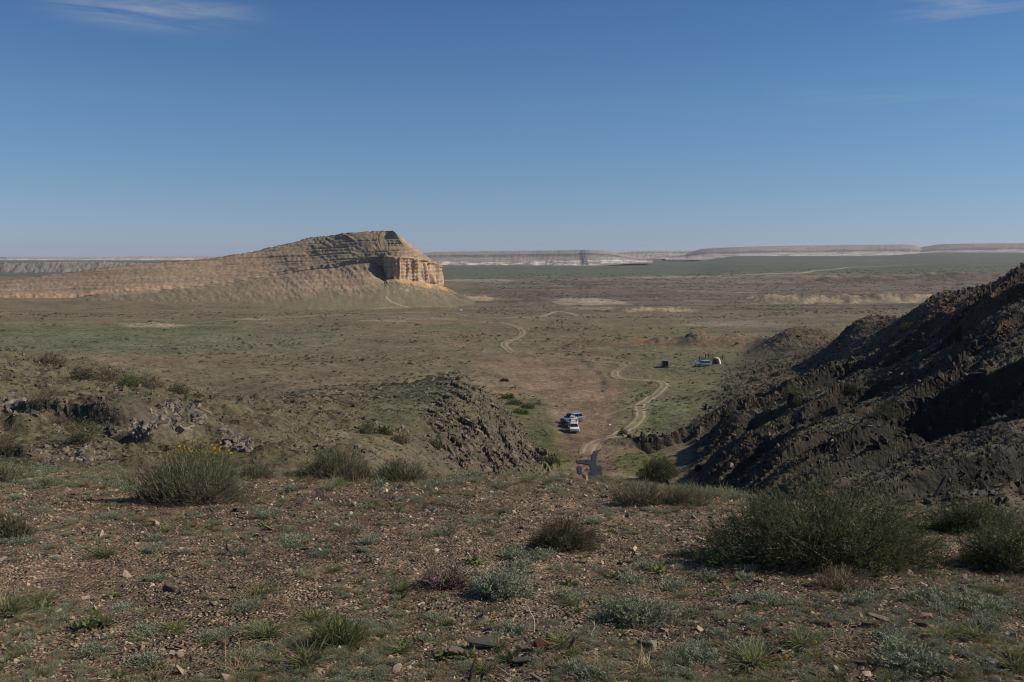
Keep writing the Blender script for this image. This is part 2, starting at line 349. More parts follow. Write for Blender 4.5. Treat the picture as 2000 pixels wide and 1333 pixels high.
# ------------------------------------------------------------------ ground colour (albedo only)
CAMP = []
def ground_colour(x, y, z):
    px, py = topix(x, y, z); d = np.maximum(y, 0.5); r = np.hypot(x, y)
    px = np.where(y > 0, px, 1000); py = np.where(y > 0, py, 1300)
    n1 = fbm(x/60., y/60., 4, 101); n2 = fbm(x/9., y/9., 4, 111); n3 = fbm(x/1.7, y/1.7, 3, 121); n4 = fbm(x/400., y/700., 4, 131)
    c = np.empty(x.shape+(3,), np.float32); c[:] = (0.176, 0.150, 0.098)
    c = mixc(c, (0.185, 0.138, 0.098), sstep(-0.15, 0.35, n1+0.5*n2)*0.8)
    c = mixc(c, (0.142, 0.132, 0.088), sstep(0.0, 0.45, -n1+0.4*n2)*0.45)
    # foreground
    fg = 1-sstep(16, 26, r)
    c = mixc(c, (0.240, 0.182, 0.138), fg)
    c = mixc(c, (0.180, 0.128, 0.098), fg*sstep(0.0, 0.4, n3+0.3*n2)*0.8)
    c = mixc(c, (0.31, 0.25, 0.20), fg*sstep(0.1, 0.5, -n3)*0.5)
    # greener strips and meadows
    c = mixc(c, (0.110, 0.130, 0.062), (1-sstep(330, 520, px+60*n1))*sstep(632, 645, py)*(1-sstep(655, 672, py))*0.85)
    c = mixc(c, (0.148, 0.148, 0.100), (1-sstep(600, 900, px))*sstep(640, 655, py)*(1-sstep(672, 705, py))*0.7)
    gr = sstep(1180, 1260, px+40*n2)*sstep(668, 700, py)*(1-sstep(835, 870, py))*sstep(180, 210, d)
    c = mixc(c, (0.130, 0.136, 0.078), gr*(0.45+0.5*n2))
    c = mixc(c, (0.105, 0.135, 0.050), gr*sstep(0.05, 0.4, n1+n2)*0.5)
    c = mixc(c, (0.11, 0.135, 0.06), sstep(1000,1100,px)*(1-sstep(1500, 1700, px))*sstep(618,640,py)*(1-sstep(655,668,py))*0.5*sstep(-0.3,0.3,n1))
    # far bands
    fb = sstep(640, 720, d)*sstep(850, 1000, px)
    c = mixc(c, (0.160, 0.132, 0.108), fb*sstep(0.0, 0.2, n4+0.35)*0.85)
    c = mixc(c, (0.205, 0.175, 0.150), sstep(850, 900, px)*sstep(1180, 1400, d)*(1-sstep(1450, 1700, d+200*n4))*0.6)
    g2 = sstep(1440, 1700, d+330*n4+110*n1+0.12*(px-900))
    c = mixc(c, (0.112, 0.116, 0.096), g2)
    c = mixc(c, (0.145, 0.135, 0.112), g2*sstep(0.1, 0.35, fbm(x/260., y/120., 4, 147))*0.6)
    c = mixc(c, (0.082, 0.098, 0.072), g2*sstep(0.05, 0.3, fbm(x/500., y/240., 4, 149))*0.6)
    c = mixc(c, (0.115, 0.125, 0.090), g2*sstep(-0.1, 0.4, fbm(x/900., y/900., 3, 141))*0.6)
    c = mixc(c, (0.15, 0.145, 0.11), g2*sstep(0.25, 0.45, fbm(x/1500., y/170., 3, 144))*0.5)
    # dark and pale lines across the flats
    c = mixc(c, (0.09, 0.075, 0.062), fb*sstep(0.25, 0.5, ridged(x/500., y/90., 3, 151)-0.9)*(1-g2)*0.7)
    c = mixc(c, (0.30, 0.245, 0.195), fb*sstep(0.32, 0.6, fbm(x/240., y/60., 4, 155))*(1-g2)*0.7)
    def pan(p, q, rx, ry, colr, k=1.0, s=0.5):
        nonlocal c
        e = np.hypot((px-p)/rx, (py-q)/ry) + s*fbm(x/25., y/60., 4, int(p) % 97)
        c = mixc(c, colr, (1-sstep(0.55, 1.05, e))*k)
    pan(1150, 590, 85, 8, (0.36, 0.29, 0.235), 0.9)
    pan(1430, 633, 120, 7, (0.255, 0.205, 0.172), 0.95)
    pan(1480, 645, 130, 6, (0.15, 0.115, 0.085), 0.8)
    pan(1060, 575, 160, 8, (0.125, 0.105, 0.09), 0.7)
    pan(930, 548, 90, 2.5, (0.32, 0.28, 0.23), 0.8)
    pan(1330, 541, 120, 2.0, (0.30, 0.27, 0.22), 0.8)
    pan(760, 627, 60, 3.0, (0.30, 0.24, 0.18), 0.8)
    pan(850, 623, 60, 2.5, (0.28, 0.225, 0.17), 0.7)
    pan(500, 624, 40, 2.2, (0.30, 0.24, 0.18), 0.8)
    pan(310, 636, 75, 4.5, (0.33, 0.27, 0.215), 0.85)
    pan(1140, 617, 60, 4, (0.21, 0.165, 0.12), 0.6)
    pan(1230, 672, 60, 7, (0.21, 0.13, 0.085), 0.7)
    pan(1260, 668, 32, 6, (0.25, 0.125, 0.065), 0.9)
    pan(1135, 677, 24, 5, (0.24, 0.17, 0.125), 0.9)
    pan(1290, 745, 90, 12, (0.20, 0.135, 0.08), 0.35)
    pan(880, 753, 40, 10, (0.26, 0.155, 0.07), 0.9)
    pan(990, 767, 26, 5, (0.33, 0.20, 0.09), 0.8)
    pan(430, 780, 60, 8, (0.21, 0.15, 0.09), 0.6)
    pan(650, 742, 120, 14, (0.195, 0.145, 0.105), 0.7)
    pan(1480, 582, 28, 5, (0.36, 0.29, 0.215), 0.5)
    # pale mounds
    for (p0, p1, dm, hh, hd, pale) in MOUNDS:
        a = sstep(p0-30, p0+10, px)*(1-sstep(p1-10, p1+30, px))*(1-sstep(1.0, 1.7, np.abs(d-dm)/hd))
        if pale: c = mixc(c, (0.36, 0.285, 0.20), a*sstep(-0.25, 0.2, fbm(x/14., y/10., 3, 163)))
        else: c = mixc(c, (0.165, 0.115, 0.085), a*0.7)
    # scarp on the right flats
    sc = sstep(1520, 1600, px)*sstep(1290, 1340, d)*(1-sstep(1450, 1490, d+25*n2))
    c = mixc(c, (0.185, 0.135, 0.105), sc)
    c = mixc(c, (0.34, 0.23, 0.15), sc*sstep(1420, 1445, d)*(1-sstep(1820,1900,px))*0.7)
    c = mixc(c, (0.09, 0.075, 0.066), sc*sstep(0.2, 0.6, ridged(x/22., y/160., 3, 171)-0.5)*0.7)
    # left hill
    LHm = sstep(24, 34, d)*(1-sstep(120, 160, d+40*n2))*(1-sstep(700, 820, px))
    c = mixc(c, (0.118, 0.100, 0.062), LHm*0.92)
    c = mixc(c, (0.125, 0.093, 0.070), LHm*sstep(-0.1, 0.3, n2)*sstep(780, 840, py)*0.7)
    c = mixc(c, (0.092, 0.100, 0.062), LHm*sstep(0, 0.4, n3+n2)*0.5)
    sp = sstep(640, 760, px)*(1-sstep(1095, 1120, px))*sstep(80, 95, d)*(1-sstep(180, 215, d))
    c = mixc(c, (0.112, 0.108, 0.066), sp*0.85)
    c = mixc(c, (0.112, 0.092, 0.062), sp*sstep(820, 870, py+30*n2)*0.9)
    c = mixc(c, (0.088, 0.104, 0.042), sstep(960, 985, px)*(1-sstep(1045, 1100, px+30*n3))*sstep(168, 182, d)*(1-sstep(232, 262, d+20*n2))*(0.45+0.8*n2))
    # right hill
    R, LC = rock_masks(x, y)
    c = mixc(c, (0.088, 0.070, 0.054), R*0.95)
    c = mixc(c, (0.115, 0.088, 0.064), R*sstep(225, 262, d)*0.9)
    c = mixc(c, (0.150, 0.095, 0.062), R*sstep(225, 262, d)*sstep(0.0, 0.4, n1+0.6*n3)*0.7)
    c = mixc(c, (0.085, 0.088, 0.050), R*sstep(225, 262, d)*sstep(-0.05, 0.3, -n2+0.5*n3)*0.7)
    c = mixc(c, (0.088, 0.090, 0.050), R*(1-sstep(225, 262, d))*sstep(-0.05, 0.35, n2+0.5*n3)*0.75)
    c = mixc(c, (0.185, 0.100, 0.058), R*sstep(1640, 1800, px+0.4*(d-200))*(1-sstep(640, 700, py))*sstep(-0.3, 0.25, n2)*0.75)
    c = mixc(c, (0.12, 0.085, 0.06), R*sstep(-0.05, 0.35, n1)*sstep(250, 300, d)*0.6)
    # greener floor by the hill toe
    pan(1255, 905, 75, 28, (0.098, 0.105, 0.040), 0.95, 0.7)
    pan(1090, 870, 40, 60, (0.115, 0.130, 0.060), 0.85, 0.8)
    pan(1090, 890, 22, 40, (0.13, 0.12, 0.05), 0.6, 0.8)
    # wash
    wm = (y > 100) & (y < 430) & (np.abs(x) < 110)
    if wm.any():
        dd, t, _ = poly_dist(x[wm], y[wm], WASHP)
        wd = np.interp(t, np.linspace(0, 1, len(WASHW)), WASHW)
        m = np.zeros(x.shape); m[wm] = (1-sstep(0.6, 1.25, dd/wd + 0.35*n2[wm]+0.2*n3[wm]))*np.interp(t, [0, 0.6, 1], [1, 0.9, 0.45])
        c = mixc(c, (0.225, 0.158, 0.115), m*0.95)
        c = mixc(c, (0.18, 0.12, 0.083), m*sstep(0, 0.4, n3)*0.6)
        # damp rim of the puddle
        e = np.hypot((x-PUD[0])*1.0, (y-PUD[1])*0.45)
        c = mixc(c, (0.12, 0.085, 0.06), (1-sstep(2.5, 5.5, e+2*n3))*0.6)
    # steep rock shows through
    e = 0.5+0.004*r
    sl = np.hypot(H(x+e, y, True, False)-H(x-e, y, True, False), H(x, y+e, True, False)-H(x, y-e, True, False))/(2*e) if False else None
    v = 1 + 0.30*n3*(1-sstep(400, 900, r)) + 0.28*n2*(1-sstep(1500, 3000, r)) + 0.15*n1
    c *= np.clip(v, 0.45, 1.6)[..., None]
    c = c*np.array((0.93, 0.90, 0.80), np.float32)
    return np.clip(c, 0.01, 0.7)
# ------------------------------------------------------------------ mesh helpers
def mesh_np(name, v, f, smooth=False, mats=(), col=None, mi=None):
    v = np.ascontiguousarray(v, np.float32).reshape(-1, 3); f = np.ascontiguousarray(f, np.int32)
    k = f.shape[1]; n = len(f)
    me = bpy.data.meshes.new(name)
    me.vertices.add(len(v)); me.vertices.foreach_set('co', v.ravel())
    me.loops.add(n*k); me.loops.foreach_set('vertex_index', f.ravel())
    me.polygons.add(n); me.polygons.foreach_set('loop_start', np.arange(0, n*k, k, dtype=np.int32))
    me.polygons.foreach_set('loop_total', np.full(n, k, np.int32))
    if smooth: me.polygons.foreach_set('use_smooth', np.ones(n, bool))
    if mi is not None: me.polygons.foreach_set('material_index', np.ascontiguousarray(mi, np.int32))
    for m in mats: me.materials.append(m)
    if col is not None:
        a = me.attributes.new('Col', 'FLOAT_COLOR', 'POINT')
        c4 = np.ones((len(v), 4), np.float32); c4[:, :3] = np.asarray(col).reshape(-1, 3); a.data.foreach_set('color', c4.ravel())
    me.update(calc_edges=True)
    return me
def tag(o, label=None, cat=None, group=None, kind=None):
    if label: o['label'] = label
    if cat: o['category'] = cat
    if group: o['group'] = group
    if kind: o['kind'] = kind
    return o
def obj(name, me, parent=None, loc=None, rot=None, scale=None, **kw):
    o = bpy.data.objects.new(name, me); COL.objects.link(o)
    if parent: o.parent = parent
    if loc is not None: o.location = loc
    if rot is not None: o.rotation_euler = rot
    if scale is not None: o.scale = scale if hasattr(scale, '__len__') else (scale,)*3
    return tag(o, **kw)
def empty(name, loc, rot=(0, 0, 0), **kw):
    o = bpy.data.objects.new(name, None); COL.objects.link(o); o.location = loc; o.rotation_euler = rot
    o.empty_display_size = 0.3
    return tag(o, **kw)
def grid_faces(nr, nc, wrap=False):
    i = np.arange(nr-1)[:, None]; j = np.arange(nc if wrap else nc-1)[None]
    j2 = (j+1) % nc
    return np.stack([i*nc+j, i*nc+j2, (i+1)*nc+j2, (i+1)*nc+j], -1).reshape(-1, 4)
# ------------------------------------------------------------------ materials
def new_mat(name):
    m = bpy.data.materials.new(name); m.use_nodes = True; t = m.node_tree; t.nodes.clear()
    o = t.nodes.new('ShaderNodeOutputMaterial'); b = t.nodes.new('ShaderNodeBsdfPrincipled')
    t.links.new(b.outputs[0], o.inputs[0]); return m, t, b, o
def mat(name, col, rough=0.85, spec=0.25, var=0.25, scale=6.0, bump=0.0, attr=False, transl=0.0, metal=0.0, rnd=0.0, col2=None, detail=6, coat=0.0):
    m, t, b, o = new_mat(name); N = t.nodes.new; L = t.links.new
    b.inputs['Roughness'].default_value = rough; b.inputs['Specular IOR Level'].default_value = spec; b.inputs['Metallic'].default_value = metal
    if coat: b.inputs['Coat Weight'].default_value = coat
    if attr:
        a = N('ShaderNodeAttribute'); a.attribute_name = 'Col'; base = a.outputs['Color']
    else:
        a = N('ShaderNodeRGB'); a.outputs[0].default_value = (*col, 1); base = a.outputs[0]
    nz = None
    if var or bump or col2:
        tcn = N('ShaderNodeTexCoord'); nz = N('ShaderNodeTexNoise'); nz.inputs['Scale'].default_value = scale; nz.inputs['Detail'].default_value = detail; nz.inputs['Roughness'].default_value = 0.6
        L(tcn.outputs['Object'], nz.inputs['Vector'])
    if col2:
        mr = N('ShaderNodeMapRange'); mr.inputs['From Min'].default_value = 0.42; mr.inputs['From Max'].default_value = 0.6; L(nz.outputs['Fac'], mr.inputs['Value'])
        mx = N('ShaderNodeMix'); mx.data_type = 'RGBA'; L(mr.outputs[0], mx.inputs['Factor']); L(base, mx.inputs['A']); mx.inputs['B'].default_value = (*col2, 1); base = mx.outputs['Result']
    if var:
        mr = N('ShaderNodeMapRange'); mr.inputs['From Min'].default_value = 0.25; mr.inputs['From Max'].default_value = 0.75
        mr.inputs['To Min'].default_value = 1-var; mr.inputs['To Max'].default_value = 1+var; L(nz.outputs['Fac'], mr.inputs['Value'])
        vm = N('ShaderNodeVectorMath'); vm.operation = 'SCALE'; L(base, vm.inputs[0]); L(mr.outputs[0], vm.inputs['Scale']); base = vm.outputs[0]
    if rnd:
        oi = N('ShaderNodeObjectInfo'); mr = N('ShaderNodeMapRange'); mr.inputs['To Min'].default_value = 1-rnd; mr.inputs['To Max'].default_value = 1+rnd
        L(oi.outputs['Random'], mr.inputs['Value']); vm = N('ShaderNodeVectorMath'); vm.operation = 'SCALE'; L(base, vm.inputs[0]); L(mr.outputs[0], vm.inputs['Scale']); base = vm.outputs[0]
    L(base, b.inputs['Base Color'])
    if bump:
        bp = N('ShaderNodeBump'); bp.inputs['Strength'].default_value = bump; bp.inputs['Distance'].default_value = 0.3/scale
        L(nz.outputs['Fac'], bp.inputs['Height']); L(bp.outputs[0], b.inputs['Normal'])
    if transl:
        tr = N('ShaderNodeBsdfTranslucent'); L(base, tr.inputs['Color']); ms = N('ShaderNodeMixShader'); ms.inputs[0].default_value = transl
        L(b.outputs[0], ms.inputs[1]); L(tr.outputs[0], ms.inputs[2]); L(ms.outputs[0], o.inputs[0])
    return m
def ground_material():
    m, t, b, o = new_mat('ground'); N = t.nodes.new; L = t.links.new
    b.inputs['Roughness'].default_value = 0.95; b.inputs['Specular IOR Level'].default_value = 0.12
    a = N('ShaderNodeAttribute'); a.attribute_name = 'Col'
    tcn = N('ShaderNodeTexCoord'); base = a.outputs['Color']
    cd = N('ShaderNodeVectorMath'); cd.operation = 'LENGTH'; L(tcn.outputs['Object'], cd.inputs[0])   # distance from the knoll top
    def fade(d0, d1):
        mr = N('ShaderNodeMapRange'); mr.inputs['From Min'].default_value = d0; mr.inputs['From Max'].default_value = d1
        mr.inputs['To Min'].default_value = 1; mr.inputs['To Max'].default_value = 0; L(cd.outputs['Value'], mr.inputs['Value']); return mr.outputs[0]
    def mul(x, y):
        n = N('ShaderNodeMath'); n.operation = 'MULTIPLY'
        for k, v in ((0, x), (1, y)):
            if isinstance(v, (int, float)): n.inputs[k].default_value = v
            else: L(v, n.inputs[k])
        return n.outputs[0]
    def noise(sc, det=4, ro=0.6):
        n = N('ShaderNodeTexNoise'); n.inputs['Scale'].default_value = sc; n.inputs['Detail'].default_value = det; n.inputs['Roughness'].default_value = ro
        L(tcn.outputs['Object'], n.inputs['Vector']); return n.outputs['Fac']
    def vary(base, fac, lo, hi, f0=0.3, f1=0.7):
        mr = N('ShaderNodeMapRange'); mr.inputs['From Min'].default_value = f0; mr.inputs['From Max'].default_value = f1
        mr.inputs['To Min'].default_value = lo; mr.inputs['To Max'].default_value = hi; L(fac, mr.inputs['Value'])
        vm = N('ShaderNodeVectorMath'); vm.operation = 'SCALE'; L(base, vm.inputs[0]); L(mr.outputs[0], vm.inputs['Scale']); return vm.outputs[0]
    # stony chips on the near ground
    vo = N('ShaderNodeTexVoronoi'); vo.inputs['Scale'].default_value = 42; L(tcn.outputs['Object'], vo.inputs['Vector'])
    ramp = N('ShaderNodeValToRGB'); e = ramp.color_ramp.elements
    e[0].color = (0.42, 0.39, 0.37, 1); e[1].color = (2.9, 2.75, 2.5, 1)
    for p, c in ((0.35, (0.75, 0.72, 0.70, 1)), (0.7, (1.15, 1.08, 1.02, 1)), (0.9, (1.55, 1.42, 1.28, 1))):
        q = e.new(p); q.color = c
    sep = N('ShaderNodeSeparateColor'); L(vo.outputs['Color'], sep.inputs[0]); L(sep.outputs[0], ramp.inputs[0])
    mxc = N('ShaderNodeMix'); mxc.data_type = 'RGBA'; mxc.blend_type = 'MULTIPLY'; L(mul(fade(15, 60), 0.85), mxc.inputs['Factor'])
    L(base, mxc.inputs['A']); L(ramp.outputs[0], mxc.inputs['B']); base = mxc.outputs['Result']
    base = vary(base, noise(5.0, 7, 0.72), 0.52, 1.48)
    base = vary(base, noise(0.55, 8, 0.74), 0.50, 1.50)
    base = vary(base, noise(0.05, 8, 0.72), 0.70, 1.30)
    L(base, b.inputs['Base Color'])
    b1 = N('ShaderNodeBump'); b1.inputs['Distance'].default_value = 0.035; L(mul(fade(10, 40), 0.9), b1.inputs['Strength']); L(vo.outputs['Distance'], b1.inputs['Height'])
    b1.invert = True
    b2 = N('ShaderNodeBump'); b2.inputs['Distance'].default_value = 0.6; b2.inputs['Strength'].default_value = 0.5; L(noise(0.9, 6, 0.7), b2.inputs['Height']); L(b1.outputs[0], b2.inputs['Normal'])
    b3 = N('ShaderNodeBump'); b3.inputs['Distance'].default_value = 5; b3.inputs['Strength'].default_value = 0.4; L(noise(0.07, 6, 0.7), b3.inputs['Height']); L(b2.outputs[0], b3.inputs['Normal'])
    L(b3.outputs[0], b.inputs['Normal'])
    return m
M_ground = ground_material()
# ------------------------------------------------------------------ the ground sheet
def seg(a, b, s): return np.exp(np.linspace(math.log(a), math.log(b), max(2, int(math.log(b/a)/s))+1))[:-1]
R = np.concatenate([[0.02], seg(0.3, 4, 0.12), seg(4, 17, 0.0065), seg(17, 45, 0.014), seg(45, 240, 0.0055), seg(240, 700, 0.0075), seg(700, 2200, 0.012), seg(2200, 12500, 0.02), [12500.]])
fine = np.radians(np.arange(-29.5, 29.51, 0.08))
rest = np.radians(np.concatenate([np.arange(30.2, 60, 1.2), np.arange(60, 300, 4), np.arange(300, 330, 1.2)]))
AZ = np.concatenate([fine, rest])
RR, AA = np.meshgrid(R, AZ, indexing='ij')
X, Y = RR*np.sin(AA), RR*np.cos(AA)
Z = H(X.ravel(), Y.ravel()).reshape(X.shape)
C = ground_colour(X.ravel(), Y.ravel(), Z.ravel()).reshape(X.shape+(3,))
# bare rock on steep faces; near-black on the right also paints in their shade
gz = np.abs(np.gradient(Z, axis=0))/np.gradient(R)[:, None]; ga = np.abs(np.gradient(Z, axis=1))/(RR*0.0014+1e-6)
ga[:, len(fine):] = 0
slope = np.hypot(gz, ga)
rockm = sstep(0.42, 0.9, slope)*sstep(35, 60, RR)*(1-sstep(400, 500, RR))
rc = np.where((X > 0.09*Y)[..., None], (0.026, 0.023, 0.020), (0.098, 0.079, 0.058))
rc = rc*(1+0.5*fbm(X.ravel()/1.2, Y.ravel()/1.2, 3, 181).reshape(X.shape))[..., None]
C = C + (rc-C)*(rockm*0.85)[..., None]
V = np.stack([X, Y, Z], -1).reshape(-1, 3)
GF = grid_faces(len(R), len(AZ), True)[:, ::-1]
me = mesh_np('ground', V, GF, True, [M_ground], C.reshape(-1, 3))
Rm_, LC_ = rock_masks(X.ravel(), Y.ravel()); crag = (np.maximum(np.maximum(Rm_*0.9, LC_), rockm.ravel()) > 0.45)      # broken rock keeps hard facets
me.polygons.foreach_set('use_smooth', ~crag[GF[:, 0]])
ground = obj('ground', me, kind='structure', label='stony steppe ground falling from the knoll to the wide plain')
print('ground quads', len(me.polygons))
del V, RR, AA, gz, ga, slope
# ------------------------------------------------------------------ butte and mesas: lofted between rock-bed lines
def loft(stations, n_t, rows, wrap_smooth=True, tpos=None):
    """stations: list of rails' points, each [(px,py,d), ...]; rows: subdivisions between rails -> (nv, nt, 3)"""
    S = np.array([[P3(*p) for p in st] for st in stations])            # (ns, nr, 3)
    ns, nr, _ = S.shape
    L = np.concatenate([[0], np.cumsum(np.linalg.norm(np.diff(S[:, 2], axis=0), axis=1)+4)])
    tq = np.interp(np.linspace(0, 1, n_t), np.linspace(0, 1, len(tpos)) if tpos is not None else [0, 1], tpos if tpos is not None else [0, 1])*L[-1]
    rails = np.stack([np.stack([pchip(L, S[:, r, c], tq) for c in range(3)], -1) for r in range(nr)])   # (nr, nt, 3)
    out = []; vv = []
    for r in range(nr-1):
        k = rows[r]
        for i in range(k):
            t = i/k; out.append(rails[r]*(1-t)+rails[r+1]*t); vv.append(r+t)
    out.append(rails[-1]); vv.append(nr-1)
    return np.array(out), np.array(vv), tq
def normals(G):
    a = np.gradient(G, axis=0); b = np.gradient(G, axis=1); n = np.cross(b, a)
    n /= np.linalg.norm(n, axis=-1, keepdims=True)+1e-9
    return n
M_rock = mat('layered_sandstone', (0.3, 0.22, 0.15), 0.95, 0.12, 0.30, 0.35, 0.5, attr=True, detail=9)
but = [
 [(-600,600,1035),(-600,606,996),(-600,612,960),(-600,617,950),(-600,622,900),(-600,640,620)],
 [(-250,572,965),(-250,582,926),(-250,590,890),(-250,602,880),(-250,614,780),(-250,640,590)],
 [(0,548,965),(0,562,926),(0,574,890),(0,586,882),(0,602,780),(0,634,590)],
 [(130,532,967),(130,553,928),(130,575,892),(130,584,885),(130,600,790),(130,630,600)],
 [(210,522,970),(210,545,931),(205,566,895),(205,574,888),(205,597,795),(210,628,610)],
 [(300,513,977),(300,538,938),(292,560,902),(292,569,895),(295,592,800),(300,624,625)],
 [(450,498,995),(445,527,956),(440,548,920),(440,554,915),(445,590,815),(450,618,660)],
 [(560,475,1010),(560,505,971),(560,530,935),(560,535,930),(560,580,830),(565,614,670)],
 [(600,464,1010),(600,498,971),(600,522,935),(600,528,930),(600,573,835),(605,612,675)],
 [(640,460,1000),(645,492,961),(650,516,925),(650,523,921),(650,570,840),(650,610,680)],
 [(690,453,980),(698,486,945),(702,507,916),(702,514,913),(698,566,845),(700,608,690)],
 [(735,450.5,973),(730,480,938),(728,502,909),(728,511,911),(715,562,850),(730,605,700)],
 [(745,450.5,968),(742,480,933),(746,502,905),(751,532,911),(742,560,855),(745,603,705)],
 [(752,451,966),(757,480,930),(755,502,890),(757,544,884),(757,562,850),(760,602,712)],
 [(760,451,958),(780,482,922),(778,503,882),(778,546,878),(778,564,850),(785,601,720)],
 [(767,452,950),(797,486,917),(803,505,892),(803,548,887),(803,567,855),(815,600,725)],
 [(771,455,946),(815,493,921),(830,508,906),(833,553,900),(838,572,862),(860,600,735)],
 [(773,458,950),(822,497,937),(848,514,922),(852,557,917),(865,576,878),(905,600,750)],
 [(774,460,960),(828,499,952),(857,519,938),(861,560,934),(885,577,900),(950,594,800)],
 [(775,462,1030),(828,501,980),(858,521,975),(862,560,972),(892,574,955),(975,586,880)],
 [(770,464,1062),(824,503,1054),(850,524,1040),(853,558,1045),(880,570,1060),(950,575,1100)],
 [(740,466,1168),(760,503,1144),(780,528,1130),(785,558,1140),(790,570,1160),(800,575,1250)],
]
G, vv, tq = loft(but, 1150, (34, 34, 46, 26, 40), tpos=[0.0, 0.16, 0.34, 0.5, 0.66, 0.80, 0.9, 1.0])
nrm = normals(G); nrm[..., 2] *= 0.4
# above the shaded notch the slope stays whole: its lower edge is evened out except at the very lip
iT = int(np.argmin(np.abs(vv-2))); iU = int(np.argmin(np.abs(vv-1))); kx = np.exp(-(np.arange(-60, 61)/26.)**2); kx /= kx.sum()
Tg = np.stack([np.convolve(np.pad(G[iT, :, q], 60, mode='edge'), kx, 'valid') for q in range(3)], -1)
Tg[:, 0] = G[iT, :, 0]+(Tg[:, 0]-G[iT, :, 0])*0.0; Tg[:, 2] = G[iT, :, 2]
wn = np.exp(-((topix(G[iT, :, 0], G[iT, :, 1], G[iT, :, 2])[0]-752)/28.)**2)[:, None]
Tg = G[iT]*(1-wn)+Tg*wn
for q in range(iU, iT):
    t = vv[q]-1; G[q] = G[iU]*(1-t)+(Tg*(1-sstep(0.86, 1.0, t))+G[iT]*sstep(0.86, 1.0, t))*t
TT, VV = np.meshgrid(tq, vv); zz = G[..., 2]
PX, PY = topix(G[..., 0], G[..., 1], G[..., 2])
clf = sstep(1.9, 2.05, VV)*(1-sstep(2.95, 3.1, VV))
big = sstep(745, 765, PX)*clf                                       # the fluted end cliff
slp = (1-sstep(1.8, 2.0, VV)) + sstep(3.0, 3.2, VV)*(1-sstep(3.9, 4.6, VV))
u = TT + 0.0*VV
disp = np.zeros_like(zz)
col_n = 1-np.abs(np.sin(TT/3.1 + 3.2*gnoise(TT/8., TT*0+0.3, 3)+0.5*gnoise(TT/4., zz/12., 6)))**1.3        # narrow grooves between pillars
edge = gnoise(TT/2.1, zz/9., 8)
disp -= big*(4.2*col_n*(0.75+1.5*gnoise(TT/9., zz/16., 5)) + 1.0*edge - 2.2)
disp += big*(0.22*np.sin(zz*1.9+0.8*gnoise(TT/30., zz/5., 4)) + 0.5*gnoise(TT/1.2, zz/1.2, 15))
disp -= (clf-big).clip(0)*(2.2*fbm(TT/7., zz/10., 3, 9)+0.8)
# gullies running down the slopes, slanting
sh = TT*0.55 + zz*0.9
gul = ridged(sh/6.5, VV*0.8+TT/160., 4, 17)
disp += slp*((0.85*(gul-0.9))*(0.25+0.75*sstep(300, 650, PX))*(0.4+0.9*sstep(-0.3, 0.4, fbm(TT/45., zz/18., 3, 19))) + 1.3*fbm((TT*0.6+zz)/26., TT/70., 3, 21)) + slp*0.9*fbm(TT/3.5, zz/3., 4, 23)
# hard beds stand proud as ledges
for zb, hgt, w in ((8.5, 1.6, 0.45), (2.5, 2.3, 0.6), (-3.0, 1.8, 0.5), (-9.5, 1.6, 0.6), (-14.5, 1.5, 0.5), (13.5, 1.2, 0.4)):
    bed = zb + 0.012*(TT-700) - 0.016*(900-PX).clip(0)*1.15 + 0.9*gnoise(TT/60., 0*TT, int(zb*3) % 50)
    on = sstep(-0.25, 0.25, gnoise(TT/35., 0*TT+zb, 31)+0.15)
    disp += 0 + (VV < 2.1)*on*hgt*1.5*np.exp(-((zz-bed)/w)**2) - (VV < 2.1)*on*hgt*0.9*np.exp(-((zz-bed+1.5)/1.0)**2)
cap = (VV < 0.5)
disp += (1-sstep(0.0, 0.16, VV))*(1.4+1.3*gnoise(TT/5., TT*0, 41)+0.9*gnoise(TT/1.7, TT*0, 42))
disp += np.where(VV > 3, (0.9*fbm(TT/16., VV*5, 3, 27)+1.1*(gul-0.9)+0.7*fbm(TT/3.5, VV*14, 3, 29))*(1-sstep(3.8, 4.7, VV)), 0)
wd_ = np.linalg.norm(np.gradient(G, axis=1), axis=-1)/np.gradient(tq)[None]; pin = np.clip(wd_*1.3, 0, 1)**1.5
G2 = G + nrm*(disp*pin)[..., None]
G2[-1, :, 2] -= 8
G2[..., 2] += (1-sstep(0.0, 0.3, VV))*(0.9*gnoise(TT/9., TT*0, 43)+0.9*gnoise(TT/2.3, TT*0, 44)+0.6*gnoise(TT/24., TT*0, 45))
n1 = fbm(TT/30., zz/8., 4, 51); n2 = fbm(TT/6., zz/3., 4, 57); n3 = fbm(sh/5., VV*2+TT/90., 3, 59)
c = np.empty(zz.shape+(3,), np.float32); c[:] = (0.235, 0.180, 0.130)
s1 = fbm(TT/150., (zz+0.016*(900-PX).clip(0))/1.9, 4, 53)
c = mixc(c, (0.315, 0.242, 0.172), sstep(0.0, 0.5, 1.1*s1+0.4*n3)*(0.35+0.45*sstep(450, 700, PX+60*n1)))
c = mixc(c, (0.150, 0.118, 0.092), sstep(0.15, 0.5, -s1+0.3*n2)*0.55*(1-big))
c = mixc(c, (0.19, 0.150, 0.115), sstep(0.05, 0.45, n3+0.4*n1)*0.75*(1-big))
c = mixc(c, (0.36, 0.27, 0.19), big*0.85)
c = mixc(c, (0.27, 0.21, 0.155), big*sstep(-0.1, 0.3, np.sin(zz*1.3+2*n1))*0.6)
c = mixc(c, (0.34, 0.235, 0.15), sstep(1.95, 2.1, VV)*(1-sstep(2.9, 3.05, VV))*(1-sstep(300, 450, PX))*0.8)
c = mixc(c, (0.42, 0.27, 0.14), sstep(3.0, 3.12, VV)*(1-sstep(3.35, 3.6, VV))*sstep(735, 755, PX)*0.8)
c = mixc(c, (0.40, 0.30, 0.16), (1-sstep(0.0, 1.3, VV))*sstep(700, 745, PX)*0.5)
